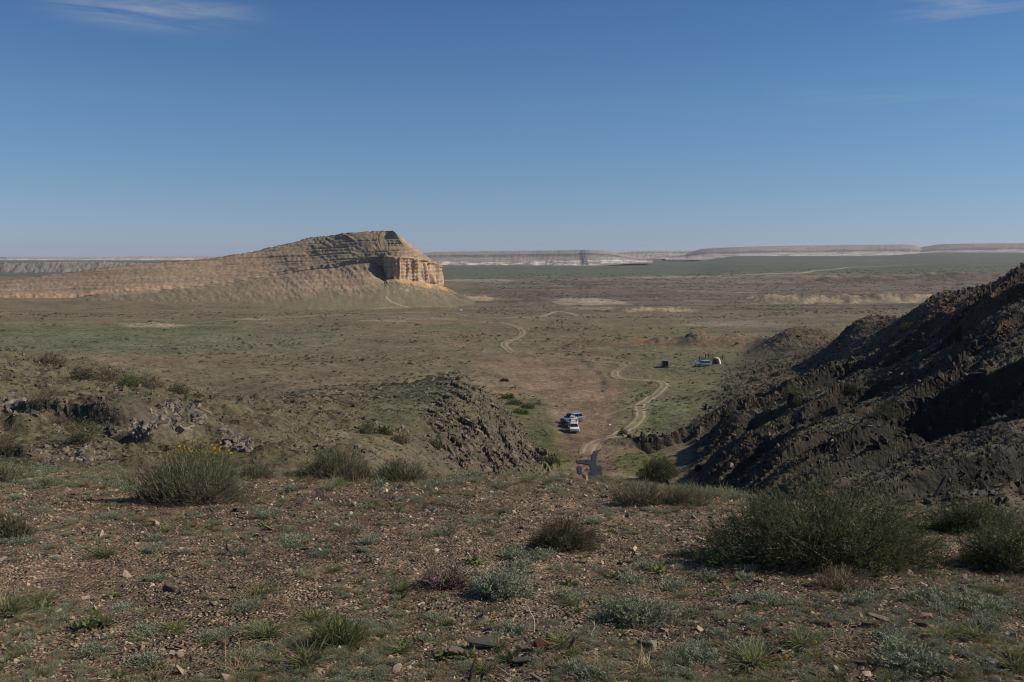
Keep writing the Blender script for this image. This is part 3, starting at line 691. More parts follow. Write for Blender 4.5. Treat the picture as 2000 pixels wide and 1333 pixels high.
c = mixc(c, (0.13, 0.10, 0.08), (1-sstep(0.05, 0.13, VV))*0.8)
tlo = 3.05+0.75*sstep(330, 560, PX)*(1-sstep(735, 760, PX)); tal = sstep(tlo, tlo+0.55, VV+0.45*n1+0.5*n3)
c = mixc(c, (0.152, 0.134, 0.088), tal*0.97)
c = mixc(c, (0.30, 0.24, 0.17), tal*(1-sstep(4.2, 4.6, VV))*sstep(0.25, 0.5, n3)*0.6)
c = mixc(c, (0.150, 0.128, 0.088), (1-sstep(420, 620, PX))*sstep(2.9, 3.2, VV+0.3*n1)*0.85)
c = mixc(c, (0.12, 0.125, 0.075), (VV < 3)*sstep(0.3, 0.6, -n1+0.4*n3)*0.4*(1-big))
pl = [(755,579),(757,584),(765,590),(780,596),(805,602),(835,608),(862,611),(900,614)]
dq, _, _ = poly_dist(PX.ravel(), PY.ravel()*2.2, [(a, b*2.2) for a, b in pl]); dq = dq.reshape(PX.shape)
c = mixc(c, (0.34, 0.265, 0.19), (VV > 3)*np.exp(-(dq/2.0)**2)*0.8)
c *= np.clip(1+0.26*n2, 0.6, 1.5)[..., None]
c = c*np.array((1.24, 1.15, 1.03), np.float32)
keep = G2
me = mesh_np('butte', keep.reshape(-1, 3), grid_faces(*zz.shape)[:, ::-1], False, [M_rock], c.reshape(-1, 3))
butte = obj('sandstone_butte', me, label='long sandstone butte rising to a fluted cliff end on the left plain', kind='structure')
# ---- distant mesas
def mesa(name, label, stations, nt, rows, amp, rib, cols, ledge=None, prow=None, seed=0):
    G, vv, tq = loft(stations, nt, rows)
    n = normals(G); n[..., 2] *= 0.3
    TT, VV = np.meshgrid(tq, vv); nr = len(stations[0])-1
    g = ridged(TT/rib + 0.15*VV, VV*0.5, 3, seed+3)-0.8
    env = sstep(0, 0.4, VV)*(1-sstep(nr-0.4, nr, VV))
    D = amp*g*env + amp*0.5*fbm(TT/(rib*4), VV*0.4, 2, seed+7)*env
    G2 = G + n*D[..., None]
    a = fbm(TT/(rib*4), VV*3, 4, seed+11); b = fbm(TT/(rib*2.2), VV*9, 3, seed+13)
    c = np.empty(TT.shape+(3,), np.float32); c[:] = cols[0]
    for (v0, v1, colr, k, thr) in cols[1]:
        c = mixc(c, colr, sstep(v0-0.12, v0+0.02, VV+0.12*a)*(1-sstep(v1-0.05, v1+0.05, VV+0.12*a))*k*sstep(thr-0.15, thr+0.15, b+0.5*a))
    c = mixc(c, (0.09, 0.085, 0.09), env*sstep(0.5, 0.9, -g)*0.2)
    c *= np.clip(1+0.3*b, 0.6, 1.4)[..., None]
    me = mesh_np(name, G2.reshape(-1, 3), grid_faces(*TT.shape)[:, ::-1], False, [M_rock], c.reshape(-1, 3))
    return obj(name, me, label=label, kind='structure')
def st(px, top, mid, base, d0, d1, back=400):
    """a mesa station: hidden back, crest, ledge, foot, toe"""
    dm = (d0+d1)/2
    return [(px, top+0.5, d1+back), (px, top, d1), (px, mid, dm), (px, base, d0), (px, base+3, d0*0.96)]
white = (0.60, 0.54, 0.46); grey = (0.260, 0.218, 0.182); brown = (0.26, 0.205, 0.165)
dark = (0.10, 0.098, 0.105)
mesa('mesa', 'nearest far mesa with a sunlit prow and white foot right of the butte', [
 st(700,497,505,520,3050,3250), st(830,494,504,520,3000,3200), st(880,492,503,520.5,2980,3200), st(960,491,503,521,2960,3180), st(1050,490,502,520,2950,3150), st(1100,489,502,518.5,2920,3120),
 st(1130,488.5,500,518,2915,3112), st(1143,488.5,499,518,2890,3085), st(1150,489,500,517.5,2880,3075), st(1165,489,500,517,2885,3080), st(1185,491,501,516,2905,3095), st(1210,496,503,514,2950,3120), st(1240,503,507,512,3050,3180), st(1275,509,510,511.5,3150,3220)],
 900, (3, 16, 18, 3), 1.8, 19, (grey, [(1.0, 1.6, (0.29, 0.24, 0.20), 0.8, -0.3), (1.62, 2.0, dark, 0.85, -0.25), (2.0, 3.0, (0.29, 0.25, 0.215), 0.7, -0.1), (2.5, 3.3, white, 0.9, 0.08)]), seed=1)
mesa('mesa', 'low pale mesa farthest back between the two larger ones', [
 st(1180,497,500,505,5600,5800), st(1240,491,496,504,5600,5800), st(1320,490,495,503,5500,5800), st(1400,491,496,503,5500,5700)],
 260, (3, 8, 8, 2), 6, 30, ((0.33, 0.26, 0.215), [(1.5, 2.0, dark, 0.6, -0.1), (2.0, 3.2, (0.42, 0.35, 0.3), 0.6, 0.0)]), seed=2)
mesa('mesa', 'long flat topped grey mesa along the right horizon with white foot', [
 st(1300,501,503,506,4500,4700), st(1335,498,502,506,4400,4640), st(1352,492,500,505.5,4350,4620), st(1370,487,498,506,4300,4600), st(1400,484.5,496,507,4200,4560), st(1440,483,496,507.5,4150,4500), st(1500,481,495,504.5,4200,4550),
 st(1600,479.5,494,500.5,4350,4700), st(1700,478.5,492.5,499.5,4450,4800), st(1770,478,492,498.5,4500,4850), st(1790,480,492.5,498,4540,4890), st(1800,482.5,493,497.5,4590,4950), st(1812,481,492,497.5,4580,4930), st(1830,478,491,498,4550,4900), st(1900,476,489.5,498,4450,4800), st(2000,475,488,497.5,4400,4750), st(2200,474,487,497,4400,4750), st(2600,474,487,497,4400,4750)],
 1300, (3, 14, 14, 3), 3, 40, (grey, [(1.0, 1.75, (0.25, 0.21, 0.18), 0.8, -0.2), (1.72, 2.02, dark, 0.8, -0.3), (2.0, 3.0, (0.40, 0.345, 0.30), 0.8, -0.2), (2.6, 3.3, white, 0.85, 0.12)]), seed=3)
mesa('mesa', 'low whitish mesa on the far left horizon', [
 st(-700,504,506,511,5200,5600), st(-100,505,507,511,5200,5600), st(0,504,506.5,512,5000,5400), st(20,503,506,512,5000,5300), st(190,502.5,505.5,511,5000,5300), st(260,501,505,510.5,5000,5300), st(400,500.5,504.5,510,5100,5400), st(500,500,504,510,5200,5500), st(700,500,504,510,5200,5500)],
 700, (3, 10, 10, 2), 6, 40, ((0.36, 0.31, 0.27), [(1.5, 2.0, (0.24, 0.2, 0.18), 0.6, 0.0), (2.1, 3.0, white, 0.7, 0.0)]), seed=4)
mesa('badlands', 'brown gullied badlands in front of the far left mesa', [
 st(-600,518,525,536,2000,2500), st(-100,516,524,536,2000,2500), st(0,514,523,535,2000,2500), st(60,513,523,535,1980,2500), st(150,511,522,534,2050,2600), st(220,512,521,531,2150,2700), st(330,515,520,527,2400,2800), st(480,517,520,524,2600,2900)],
 700, (3, 14, 14, 2), 12, 30, ((0.20, 0.165, 0.14), [(1.0, 3.0, (0.33, 0.25, 0.2), 0.8, 0.15), (1.2, 3.0, (0.12, 0.125, 0.09), 0.7, 0.1)]), seed=5)
# ------------------------------------------------------------------ tracks: ribbons laid on the ground
M_track = mat('track_soil', (0.3, 0.23, 0.16), 0.95, 0.1, 0.22, 1.2, attr=True)
def smooth_line(pts, step):
    p = np.array(pts, float); L = np.concatenate([[0], np.cumsum(np.linalg.norm(np.diff(p, axis=0), axis=1))])
    n = max(8, int(L[-1]/step)); q = np.linspace(0, L[-1], n)
    return np.stack([pchip(L, p[:, k], q) for k in range(2)], -1), q
def ribbon(name, pix, width, ruts, colr, label, lift=0.05, step=0.8, jit=0.15, fade=1.0, rutw=0.26, mid=0.22, dim=None):
    world = hits([p[0] for p in pix], [p[1] for p in pix], dmin=60)[:, :2]
    line, q = smooth_line(world, step)
    tg = np.gradient(line, axis=0); tg /= np.linalg.norm(tg, axis=1, keepdims=True)+1e-9
    nr = np.stack([-tg[:, 1], tg[:, 0]], -1)
    nu = 25; u = np.linspace(-1, 1, nu)
    w = width*(1+jit*gnoise(q/7., q*0, 3))[:, None]
    X = line[:, 0:1]+nr[:, 0:1]*u*w; Y = line[:, 1:2]+nr[:, 1:2]*u*w
    Zr = H(X.ravel(), Y.ravel()).reshape(X.shape)
    base = ground_colour(X.ravel(), Y.ravel(), Zr.ravel()).reshape(X.shape+(3,))
    off = u[None]*w + 0.12*gnoise(X/2., Y/2., 5)
    if ruts:
        k = np.maximum(np.exp(-((off-ruts)/rutw)**2), np.exp(-((off+ruts)/rutw)**2)) + mid*(np.abs(off) < ruts)
    else: k = np.exp(-(off/(width*0.6))**2)
    k = np.clip(k, 0, 1)*(1-sstep(0.8, 1.0, np.abs(u)))[None]*fade*(0.85+0.4*gnoise(X/6., Y/6., 9))
    if dim: k *= (dim+(1-dim)*sstep(0.22, 0.42, q/q[-1]))[:, None]
    k *= np.minimum(sstep(0, 4*step, q), 1-sstep(q[-1]-6*step, q[-1], q))[:, None]
    c = base + (np.array(colr)-base)*np.clip(k, 0, 1)[..., None]
    d = np.hypot(X, Y)
    endf = np.minimum(sstep(0, 3*step, q), 1-sstep(q[-1]-3*step, q[-1], q))[:, None]
    Zr = Zr - 0.12*(1-endf) + lift + 0.0003*d*np.clip(1-np.abs(u), 0, 1)[None]*endf - 0.10*(k if ruts else 0)*0 - (np.abs(u) > 0.99)[None]*(0.15+lift)
    me = mesh_np(name, np.stack([X, Y, Zr], -1).reshape(-1, 3), grid_faces(len(q), nu), True, [M_track], c.reshape(-1, 3))
    return obj(name, me, label=label, kind='structure')
TR = (0.37, 0.285, 0.205)
ribbon('dirt_track', [(1022,690),(1050,693.5),(1080,697),(1105,699),(1130,703),(1155,706),(1180,708),(1200,709),(1212,711),(1217,715),(1211,721),(1202,728),(1202,735),(1212,740),(1232,742),(1258,743.5),(1280,744),(1293,747),(1298,752),(1294,759),(1284,769),(1268,780),(1254,789),(1249,797),(1251,806),(1252,814),(1247,823),(1237,832),(1224,840),(1210,847),(1196,853),(1180,858),(1165,864),(1154,872),(1149,882),(1147,892)],
       1.9, 0.85, TR, 'twin rutted dirt track winding up the wash past the parked cars', dim=0.4)
ribbon('dirt_track', [(975,629),(985,632),(998,636),(1010,640),(1019,645),(1021,650),(1016,656),(1005,662),(993,667),(985,671),(984,675),(990,680),(996,686),(1010,690),(1024,690.5)], 2.2, 0.95, TR, 'upper bend of the rutted track on the open plain', step=1.6, rutw=0.42, mid=0.08, fade=0.8)
ribbon('dirt_track', [(360,633),(430,627),(520,621),(600,617.5),(680,615),(750,613),(820,611),(860,610),(895,614),(915,620)], 2.2, 0, (0.30,0.235,0.17), 'pale track running along the foot of the butte', step=3, fade=0.8)
ribbon('dirt_track', [(915,621),(960,622),(1000,621.5),(1040,620),(1060,618),(1075,613),(1090,609),(1110,612),(1130,619)], 3.2, 0, (0.34,0.265,0.19), 'pale track crossing the plain beyond the bend', step=3)
ribbon('dirt_track', [(-40,633),(0,632),(45,631.5),(85,632),(100,634)], 2.6, 0, (0.34,0.245,0.165), 'orange track ending on the far left flat', step=3)
ribbon('dirt_track', [(1168,816),(1185,811),(1205,804),(1228,797),(1246,790)], 0.9, 0, (0.25,0.19,0.13), 'faint side path joining the twin ruts', step=1)
ribbon('dirt_track', [(1400,541),(1500,536),(1600,529),(1700,522),(1800,518),(1850,516.5)], 9, 0, (0.30,0.27,0.22), 'far road line across the green plain', step=20, lift=0.6)
# ------------------------------------------------------------------ puddle
M_water = bpy.data.materials.new('muddy_water'); M_water.use_nodes = True
b = M_water.node_tree.nodes['Principled BSDF']; b.inputs['Base Color'].default_value = (0.034, 0.031, 0.032, 1); b.inputs['Roughness'].default_value = 0.12; b.inputs['IOR'].default_value = 1.055
def flat_poly(name, pix, z, m, **kw):
    pts = []
    for px, py in pix:
        a, bb = ray(px, py); d = z/bb; pts.append((a*d, d))
    p = np.array(pts); n = len(p); q = []
    for i in range(n):                                          # wavy shore line
        a, c2 = p[i], p[(i+1) % n]; k = max(2, int(np.hypot(*(c2-a))/0.35))
        for t in np.arange(k)/k: q.append(a*(1-t)+c2*t)
    q = np.array(q); q += 0.10*np.stack([gnoise(q[:, 0]/0.7, q[:, 1]/0.7, 3), gnoise(q[:, 0]/0.7, q[:, 1]/0.7, 6)], -1)
    from mathutils.geometry import tessellate_polygon
    bm = bmesh.new(); vs_ = [bm.verts.new((x, y, z)) for x, y in q]
    for t3 in tessellate_polygon([[Vector((x, y, 0)) for x, y in q]]):
        a_, b_, c_ = (q[k] for k in t3)
        if (b_[0]-a_[0])*(c_[1]-a_[1])-(b_[1]-a_[1])*(c_[0]-a_[0]) < 0: t3 = t3[::-1]
        try: bm.faces.new([vs_[k] for k in t3])
        except ValueError: pass
    me = bpy.data.meshes.new(name); bm.to_mesh(me); bm.free(); me.materials.append(m)
    return obj(name, me, **kw)
ZW = -35.70
flat_poly('puddle', [(1176,876.5),(1166,880),(1158,882),(1156,890),(1155.5,898.5),(1140,899),(1126,899.5),(1128,905),(1140,906),(1151,908),(1154.5,917.5),(1150,925),(1147,932),(1159.7,938),(1176.5,944),(1182,938),(1178,929),(1175,921.6),(1177,914),(1173,910.5),(1164,909),(1164.5,898),(1165.5,890),(1168,884)], ZW, M_water, kind='structure', label='dark branching puddle on the floor of the wash')
flat_poly('puddle', [(1127,911),(1134,911),(1137,914),(1136,920),(1138,926),(1133,927),(1128,923.7)], ZW, M_water, kind='structure', label='small side puddle left of the branching one')
flat_poly('puddle', [(1137,925),(1147,930),(1160,936),(1150,937),(1140,932)], ZW+0.002, M_water, kind='structure', label='puddle lobe at the near rim')
# ------------------------------------------------------------------ rocks
rock_meshes = {}
def rock_mesh(kind, seed):
    rg = np.random.RandomState(seed)
    dims = {'slab': (1.0, 0.30, 0.62), 'block': (0.8, 0.6, 0.6), 'flat': (1.0, 0.75, 0.20), 'shard': (0.4, 0.28, 1.0), 'round': (0.8, 0.75, 0.65)}[kind]
    bm = bmesh.new()
    n = 22 if kind == 'round' else 18
    for i in range(n):
        p = rg.randn(3) if kind == 'round' else rg.uniform(-1, 1, 3)
        if kind == 'round': p /= np.linalg.norm(p)
        else:
            p = np.sign(p)*np.abs(p)**0.62
        bm.verts.new(p*np.array(dims)*0.5*rg.uniform(0.82, 1.1, 3))
    r = bmesh.ops.convex_hull(bm, input=bm.verts[:])
    for v in [v for v in bm.verts if not v.link_faces]: bm.verts.remove(v)
    bmesh.ops.recalc_face_normals(bm, faces=bm.faces[:])
    me = bpy.data.meshes.new(kind+'_rock'); bm.to_mesh(me); bm.free(); return me
M_rl = mat('weathered_rock', (0.175, 0.138, 0.102), 0.9, 0.2, 0.45, 2.3, 0.6, rnd=0.35, col2=(0.12, 0.095, 0.078), detail=9)
M_rd = mat('dark_rock', (0.036, 0.030, 0.026), 0.9, 0.2, 0.45, 2.1, 0.6, rnd=0.4, col2=(0.075, 0.058, 0.047), detail=9)
M_rr = mat('reddish_rock', (0.17, 0.095, 0.062), 0.9, 0.15, 0.4, 2.1, 0.6, rnd=0.35, col2=(0.10, 0.07, 0.055), detail=9)
def rockset(m):
    out = {}
    for kind in ('slab', 'block', 'flat', 'shard'):
        L_ = []
        for s_ in range(5):
            me = rock_mesh(kind, 100+s_*7+len(kind)); me.materials.append(m); L_.append(me)
        out[kind] = L_
    return out
RS = {'pale': rockset(mat('pale_rock', (0.235, 0.195, 0.158), 0.9, 0.2, 0.45, 2.3, 0.6, rnd=0.35, col2=(0.13, 0.105, 0.085), detail=9)), 'light': rockset(M_rl), 'dark': rockset(M_rd), 'red': rockset(M_rr)}
rg = np.random.RandomState(11)
def in_poly(px, py, poly):
    c = np.zeros(len(px), bool); n = len(poly)
    for i in range(n):
        x1, y1 = poly[i]; x2, y2 = poly[(i+1) % n]
        if y1 == y2: continue
        m = ((y1 > py) != (y2 > py)) & (px < (x2-x1)*(py-y1)/(y2-y1)+x1); c ^= m
    return c
def outcrop(name, label, poly, n, size, tone='light', kinds=('slab', 'slab', 'block'), strike=0.6, dip=0.9, spread=0.25, cat='rock outcrop', group=None, sink=0.25, dmin=20, dmax=500, big=0.12):
    P = np.array(poly, float); lo, hi = P.min(0), P.max(0)
    px = rg.uniform(lo[0], hi[0], n*6); py = rg.uniform(lo[1], hi[1], n*6)
    m = in_poly(px, py, poly); px, py = px[m][:n], py[m][:n]
    W3 = hits(px, py, dmin=dmin, dmax=dmax, n=900)
    W3 = W3[(W3[:, 1] < dmax*0.98)]
    if len(W3) == 0: return None
    cen = W3.mean(0); root = empty(name, tuple(cen), label=label, cat=cat, group=group)
    for p in W3:
        s = (0.85 if tone == 'pale' else 0.64 if size < 1 else 0.70 if tone == 'dark' else 0.55)*size*rg.uniform(0.45, 1.25)*(1.9 if rg.rand() < (0 if size < 1 else big) else 1)
        k = kinds[rg.randint(len(kinds))]; tn = 'light' if tone == 'dark' and rg.rand() < 0.15 else tone; me = RS[tn][k][rg.randint(5)]
        o = bpy.data.objects.new('rock', me); COL.objects.link(o); o.parent = root
        o.location = (p[0]-cen[0], p[1]-cen[1]+0.2*s, p[2]-cen[2]+s*(0.18-sink))
        o.rotation_euler = (rg.normal(0, spread), -dip+rg.normal(0, spread), strike+rg.normal(0, spread))
        o.scale = (s*rg.uniform(0.8, 1.5), s*rg.uniform(0.7, 1.3), s*rg.uniform(0.7, 1.2))
    return root
# left spur over the wash: slabs dipping down to the right
outcrop('rock_outcrop', 'jagged rocky face of the spur just left of the parked cars, above the wash', [(850,820),(905,800),(965,830),(1015,845),(1072,885),(1065,915),(1000,935),(940,915),(880,905),(838,850)], 270, 1.5, 'light', strike=0.5, dip=-0.75, spread=0.35, dmin=60, dmax=200)
outcrop('rock_outcrop', 'thin upright slabs along the crest at the top of the left spur', [(885,722),(900,716),(930,735),(975,775),(1000,805),(985,812),(930,775),(885,745)], 100, 1.3, 'light', strike=0.5, dip=-0.8, spread=0.25, kinds=('slab', 'shard', 'slab'), dmin=120, dmax=200)
outcrop('rock_outcrop', 'long leaning slab rib at the lower right tip of the left spur', [(1020,822),(1034,818),(1062,850),(1085,890),(1078,905),(1060,880)], 60, 1.6, 'light', strike=-1.1, dip=0.3, spread=0.18, kinds=('slab',), dmin=110, dmax=180)
outcrop('rock_outcrop', 'dark broken rocks on the upper shoulder of the left spur', [(770,760),(850,770),(900,815),(870,830),(810,810)], 60, 0.9, 'light', dip=-0.7, dmin=60, dmax=200)
outcrop('rock_outcrop', 'largest pale rounded outcrop on the left hillside above the flowering bush', [(292,800),(320,785),(370,787),(402,805),(395,830),(345,850),(300,835)], 130, 0.62, 'pale', kinds=('slab', 'slab', 'shard', 'block'), dip=0.6, spread=0.4, sink=0.2, dmin=25, dmax=120)
outcrop('rock_outcrop', 'small dark outcrop left of the largest pale one on the hillside', [(246,835),(262,822),(300,828),(305,850),(262,862)], 55, 0.5, 'pale', kinds=('block', 'slab'), dip=0.5, spread=0.5, sink=0.1, dmin=25, dmax=120)
outcrop('rock_outcrop', 'outcrop with a dark hollow right of the flowering bush', [(425,842),(470,845),(495,860),(492,885),(455,885),(425,862)], 60, 0.5, 'pale', kinds=('block', 'slab'), dip=0.4, spread=0.5, sink=0.08, dmin=25, dmax=120)
outcrop('rock_outcrop', 'low pale rock band near the left edge behind the sage strip', [(50,890),(90,868),(165,862),(205,880),(240,905),(120,912),(60,905)], 100, 0.42, 'pale', kinds=('slab', 'block'), dip=0.5, spread=0.4, dmin=18, dmax=120)
outcrop('rock_outcrop', 'grey outcrop on the far left edge of the hillside', [(0,775),(40,768),(66,790),(68,818),(20,815),(0,800)], 45, 0.7, 'pale', kinds=('block', 'slab'), dip=0.5, spread=0.5, dmin=25, dmax=120)
outcrop('rock_outcrop', 'scattered rocks on the brown bank between the left hill and the spur', [(540,800),(600,790),(660,815),(680,850),(640,865),(570,850)], 60, 0.55, 'light', kinds=('block', 'slab'), spread=0.6, dmin=25, dmax=160)
outcrop('rock_outcrop', 'row of rocks half hidden in grass on the left skyline spur', [(30,690),(75,692),(112,712),(105,720),(60,705),(28,700)], 30, 0.6, 'light', spread=0.5, dmin=40, dmax=200)
outcrop('rock_outcrop', 'bleached rocks on the knoll rim just below the puddle', [(1110,938),(1170,940),(1260,948),(1270,962),(1170,958),(1105,952)], 60, 0.09, 'light', kinds=('flat', 'block', 'flat'), spread=0.4, dip=0.1, dmin=8, dmax=30)
# right hill
ND = [
 ('broken dark cliff top over the green toe of the right hill', [(1205,852),(1225,842),(1300,836),(1345,845),(1345,862),(1240,862)], 60, 1.2, 'dark'),
 ('dark crag at the left end of the right hill ridge', [(1340,850),(1360,800),(1420,758),(1465,770),(1450,800),(1400,840),(1350,870)], 110, 1.5, 'dark'),
 ('dark crag crowning the middle ridge of the right hill', [(1480,800),(1530,745),(1600,708),(1690,690),(1690,715),(1600,745),(1530,800)], 130, 1.5, 'dark'),
 ('dark crag behind the middle ridge, below the reddish slope', [(1690,690),(1760,660),(1850,642),(1850,668),(1770,690),(1700,715)], 90, 1.3, 'dark'),
 ('high dark crag near the right edge of the photo', [(1850,690),(1890,640),(1960,625),(2000,650),(2000,690),(1900,690)], 90, 1.3, 'dark'),
 ('reddish rubble on the summit of the right hill', [(1840,580),(1900,540),(1990,524),(2000,600),(1900,640),(1830,610)], 190, 0.9, 'red'),
 ('knobbly rocks on the low hill behind the middle ridge', [(1505,655),(1540,635),(1640,630),(1700,640),(1640,660),(1540,670)], 120, 1.1, 'dark'),
 ('tumbled rocks on the lower left flank of the right hill', [(1350,880),(1420,830),(1500,830),(1560,800),(1640,800),(1600,850),(1480,900),(1370,950)], 200, 1.2, 'dark'),
 ('shaded rock wall above the large green bush', [(1560,900),(1680,840),(1760,800),(1900,765),(2000,745),(2000,820),(1850,850),(1650,910)], 170, 1.2, 'dark'),
 ('rock ribs at the right edge behind the bushes', [(1800,985),(1850,940),(1930,890),(2000,860),(2000,990),(1900,1000)], 110, 0.75, 'dark'),
 ('rocks on the slope between the two upper crags', [(1700,745),(1800,700),(1900,700),(1990,705),(1900,745),(1750,775)], 120, 1.1, 'dark'),
 ('crest rocks on the low brown rise beyond the camp', [(1235,672),(1300,656),(1370,652),(1460,652),(1500,660),(1400,668),(1260,680)], 90, 0.9, 'dark'),
]
for lab, poly, n, s_, tone in ND:
    outcrop('rock_outcrop', lab, poly, n, s_, tone, strike=0.7, dip=-0.5, spread=0.45, kinds=('slab', 'slab', 'block', 'shard'), dmin=30, dmax=450, sink=0.2)
# single leaning rock finger in the shade
p = hit(1838, 965, dmin=30)
r_ = obj('rock_finger', RS['dark']['shard'][3], label='single finger of rock standing in the deep shade of the right slope', cat='rock')
r_.location = (p[0], p[1], p[2]+0.35); r_.scale = (0.9, 0.8, 1.35); r_.rotation_euler = (0.05, 0.5, 0.3)
# ------------------------------------------------------------------ foreground single stones
M_st = {}
def stone(px, py, sx, sy, sz, kind, colr, label, rot=None, tilt=(0, 0), name='stone', cat='stone', seed=None, parent=None, group=None):
    p = hit(px, py, dmax=40)
    me = rock_mesh(kind, seed if seed is not None else int(px*7+py) % 1000)
    key = tuple(colr)
    if key not in M_st: M_st[key] = mat('stone', colr, 0.85, 0.25, 0.35, 18, 0.5, col2=tuple(c*0.7 for c in colr), detail=8)
    me.materials.append(M_st[key])
    o = obj(name, me, label=label, cat=cat, group=group)
    o.location = (p[0], p[1], p[2]+sz*0.22); o.scale = (sx, sy, sz); o.rotation_euler = (tilt[0], tilt[1], rot if rot is not None else px*0.7)
    return o
dk, md, lt, rd = (0.085,0.075,0.068), (0.16,0.125,0.10), (0.42,0.35,0.29), (0.17,0.085,0.05)
stone(948,1266,0.20,0.12,0.16,'flat',dk,'large flat dark slab lying at the bottom centre of the slope',0.2,(0.22,0.12),seed=5)
stone(893,1282,0.12,0.08,0.15,'flat',md,'brown slab beside the large dark slab',0.2,(0.2,0.2))
stone(1000,1288,0.10,0.07,0.05,'block',dk,'dark angular stone right of the large flat slab',1.0)
stone(1015,1300,0.13,0.09,0.12,'flat',dk,'flat dark stone partly under the angular one',0.1)
stone(1062,1268,0.20,0.09,0.12,'slab',rd,'rust red stone right of the dark stones',0.7,(0.3,0.5))
stone(1116,1268,0.06,0.05,0.13,'shard',dk,'upright dark shard near the bleached twigs',0.3,(0.1,0.4))
stone(1105,1300,0.055,0.05,0.05,'block',lt,'small whitish stone below the upright dark shard',0.3)
stone(1255,1264,0.08,0.07,0.085,'block',dk,'dark stone beside the lichen stone',0.3)
stone(1275,1268,0.095,0.08,0.11,'block',(0.30,0.27,0.20),'lichen crusted stone with a dark shaded side',0.9)
stone(1395,1275,0.06,0.05,0.05,'block',(0.30,0.27,0.24),'pale grey stone in the lower right grass',0.9)
stone(1936,1302,0.10,0.09,0.09,'block',(0.20,0.19,0.17),'mottled grey stone in the bottom right corner',0.5)
stone(1915,1240,0.07,0.05,0.05,'block',(0.22,0.16,0.14),'pinkish stone above the mottled grey one',0.5)
stone(1716,1222,0.16,0.08,0.2,'flat',md,'brown slab tilted out of the soil on the right',0.2,(0.3,0.3))
stone(1748,1224,0.07,0.05,0.05,'flat',dk,'dark slab right of the tilted brown slab',0.2,(0.2,0.2))
stone(920,1331,0.05,0.04,0.16,'shard',dk,'black pointed stone at the bottom edge left of centre',0.2,(0,0.2))
stone(332,1156,0.13,0.10,0.11,'block',(0.125,0.105,0.09),'humped brown stone in the left foreground',0.2,(0.2,0.2))
stone(352,1162,0.07,0.06,0.07,'shard',(0.15,0.13,0.11),'narrow grey stone leaning on the humped brown one',0.2,(0.2,0.6))
stone(618,986,0.14,0.07,0.08,'flat',(0.19,0.165,0.145),'flat grey stone on open gravel below the middle shrubs',0.0)
stone(584,987,0.09,0.05,0.08,'flat',dk,'dark flat stone left of the flat grey one',0.0)
stone(781,1002,0.09,0.07,0.13,'shard',(0.15,0.11,0.09),'small brown peak stone in the middle gravel',0.4,(0,0.5))
stone(586,967,0.10,0.05,0.05,'flat',dk,'thin dark stone near the flowering bush',0.0)
stone(1096,1086,0.055,0.045,0.04,'block',lt,'white stone under the brown round shrub',0.3)
stone(1219,1107,0.06,0.045,0.05,'block',(0.36,0.27,0.2),'tan stone right of the brown round shrub',0.3)
stone(1272,1120,0.08,0.05,0.03,'flat',lt,'flat whitish stone between two sage clumps',0.3)
stone(1331,1095,0.05,0.04,0.045,'block',lt,'pale round stone near the bright green sprig',0.3)
stone(1512,1104,0.075,0.05,0.03,'flat',(0.40,0.31,0.23),'cream flat stone left below the big green bush',0.3)
stone(1610,1106,0.075,0.05,0.03,'flat',(0.40,0.31,0.23),'cream flat stone under the middle of the big green bush',0.6)
stone(1745,1151,0.075,0.05,0.035,'flat',(0.36,0.31,0.26),'whitish flat stone beside the pale grass on the right',0.6)
stone(1955,1137,0.075,0.05,0.05,'block',(0.36,0.31,0.26),'pale stone at the right edge beneath the second bush',0.6)
stone(929,1034,0.08,0.06,0.06,'block',(0.26,0.19,0.15),'pinkish tan stone behind the sage clump in the centre',0.6)
stone(338,1103,0.055,0.04,0.04,'block',lt,'small white stone left of the round dung balls',0.3)
stone(257,1102,0.05,0.04,0.025,'flat',(0.3,0.27,0.25),'thin pale stone right of the long grass tuft',0.3)
stone(463,1003,0.06,0.05,0.07,'block',dk,'black stone left of a silvery sage clump',0.3)
dung = (0.27, 0.145, 0.075)
for k, (px, py, s_) in enumerate([(381,1109,0.040),(391,1104,0.038),(403,1112,0.044),(394,1114,0.034),(386,1101,0.030)]):
    stone(px, py, s_, s_, s_, 'round', dung, 'one of the round orange brown dung balls piled on the gravel', name='dung_ball', cat='dung', group='dung balls on the left gravel')
# more loose stones, alike, thickest in the stony lower right
rs = np.random.RandomState(8); q = 0
qx = np.concatenate([rs.uniform(880, 1990, 95), rs.uniform(0, 2000, 45)]); qy = np.concatenate([1175+158*rs.rand(95)**0.7, rs.uniform(960, 1320, 45)])
sm = {}
for nm_, cc in (('dark', dk), ('brown', md), ('red', rd), ('pale', (0.30, 0.25, 0.20)), ('white', lt)):
    if tuple(cc) not in M_st: M_st[tuple(cc)] = mat('stone', cc, 0.85, 0.25, 0.35, 18, 0.5, col2=tuple(c*0.7 for c in cc), detail=8)
    sm[nm_] = []
    for i in range(3):
        me = rock_mesh(['flat', 'block', 'slab'][i], 400+i+len(nm_)); me.materials.append(M_st[tuple(cc)]); sm[nm_].append(me)
for p in hits(qx, qy, dmax=40):
    nm_ = ['dark', 'dark', 'brown', 'brown', 'red', 'pale', 'pale', 'white'][rs.randint(8)]; s_ = rs.uniform(0.03, 0.07)*(0.6 if nm_ == 'white' else 1)
    o = obj('stone', sm[nm_][rs.randint(3)], None, (p[0], p[1], p[2]+s_*0.12), (rs.normal(0, .25), rs.normal(0, .25), rs.uniform(0, 6.28)), (s_*rs.uniform(1, 1.8), s_, s_*rs.uniform(.6, 1)),
        label='loose %s stone the size of a fist scattered on the knoll' % nm_, cat='stone', group='loose %s stones on the knoll' % nm_)
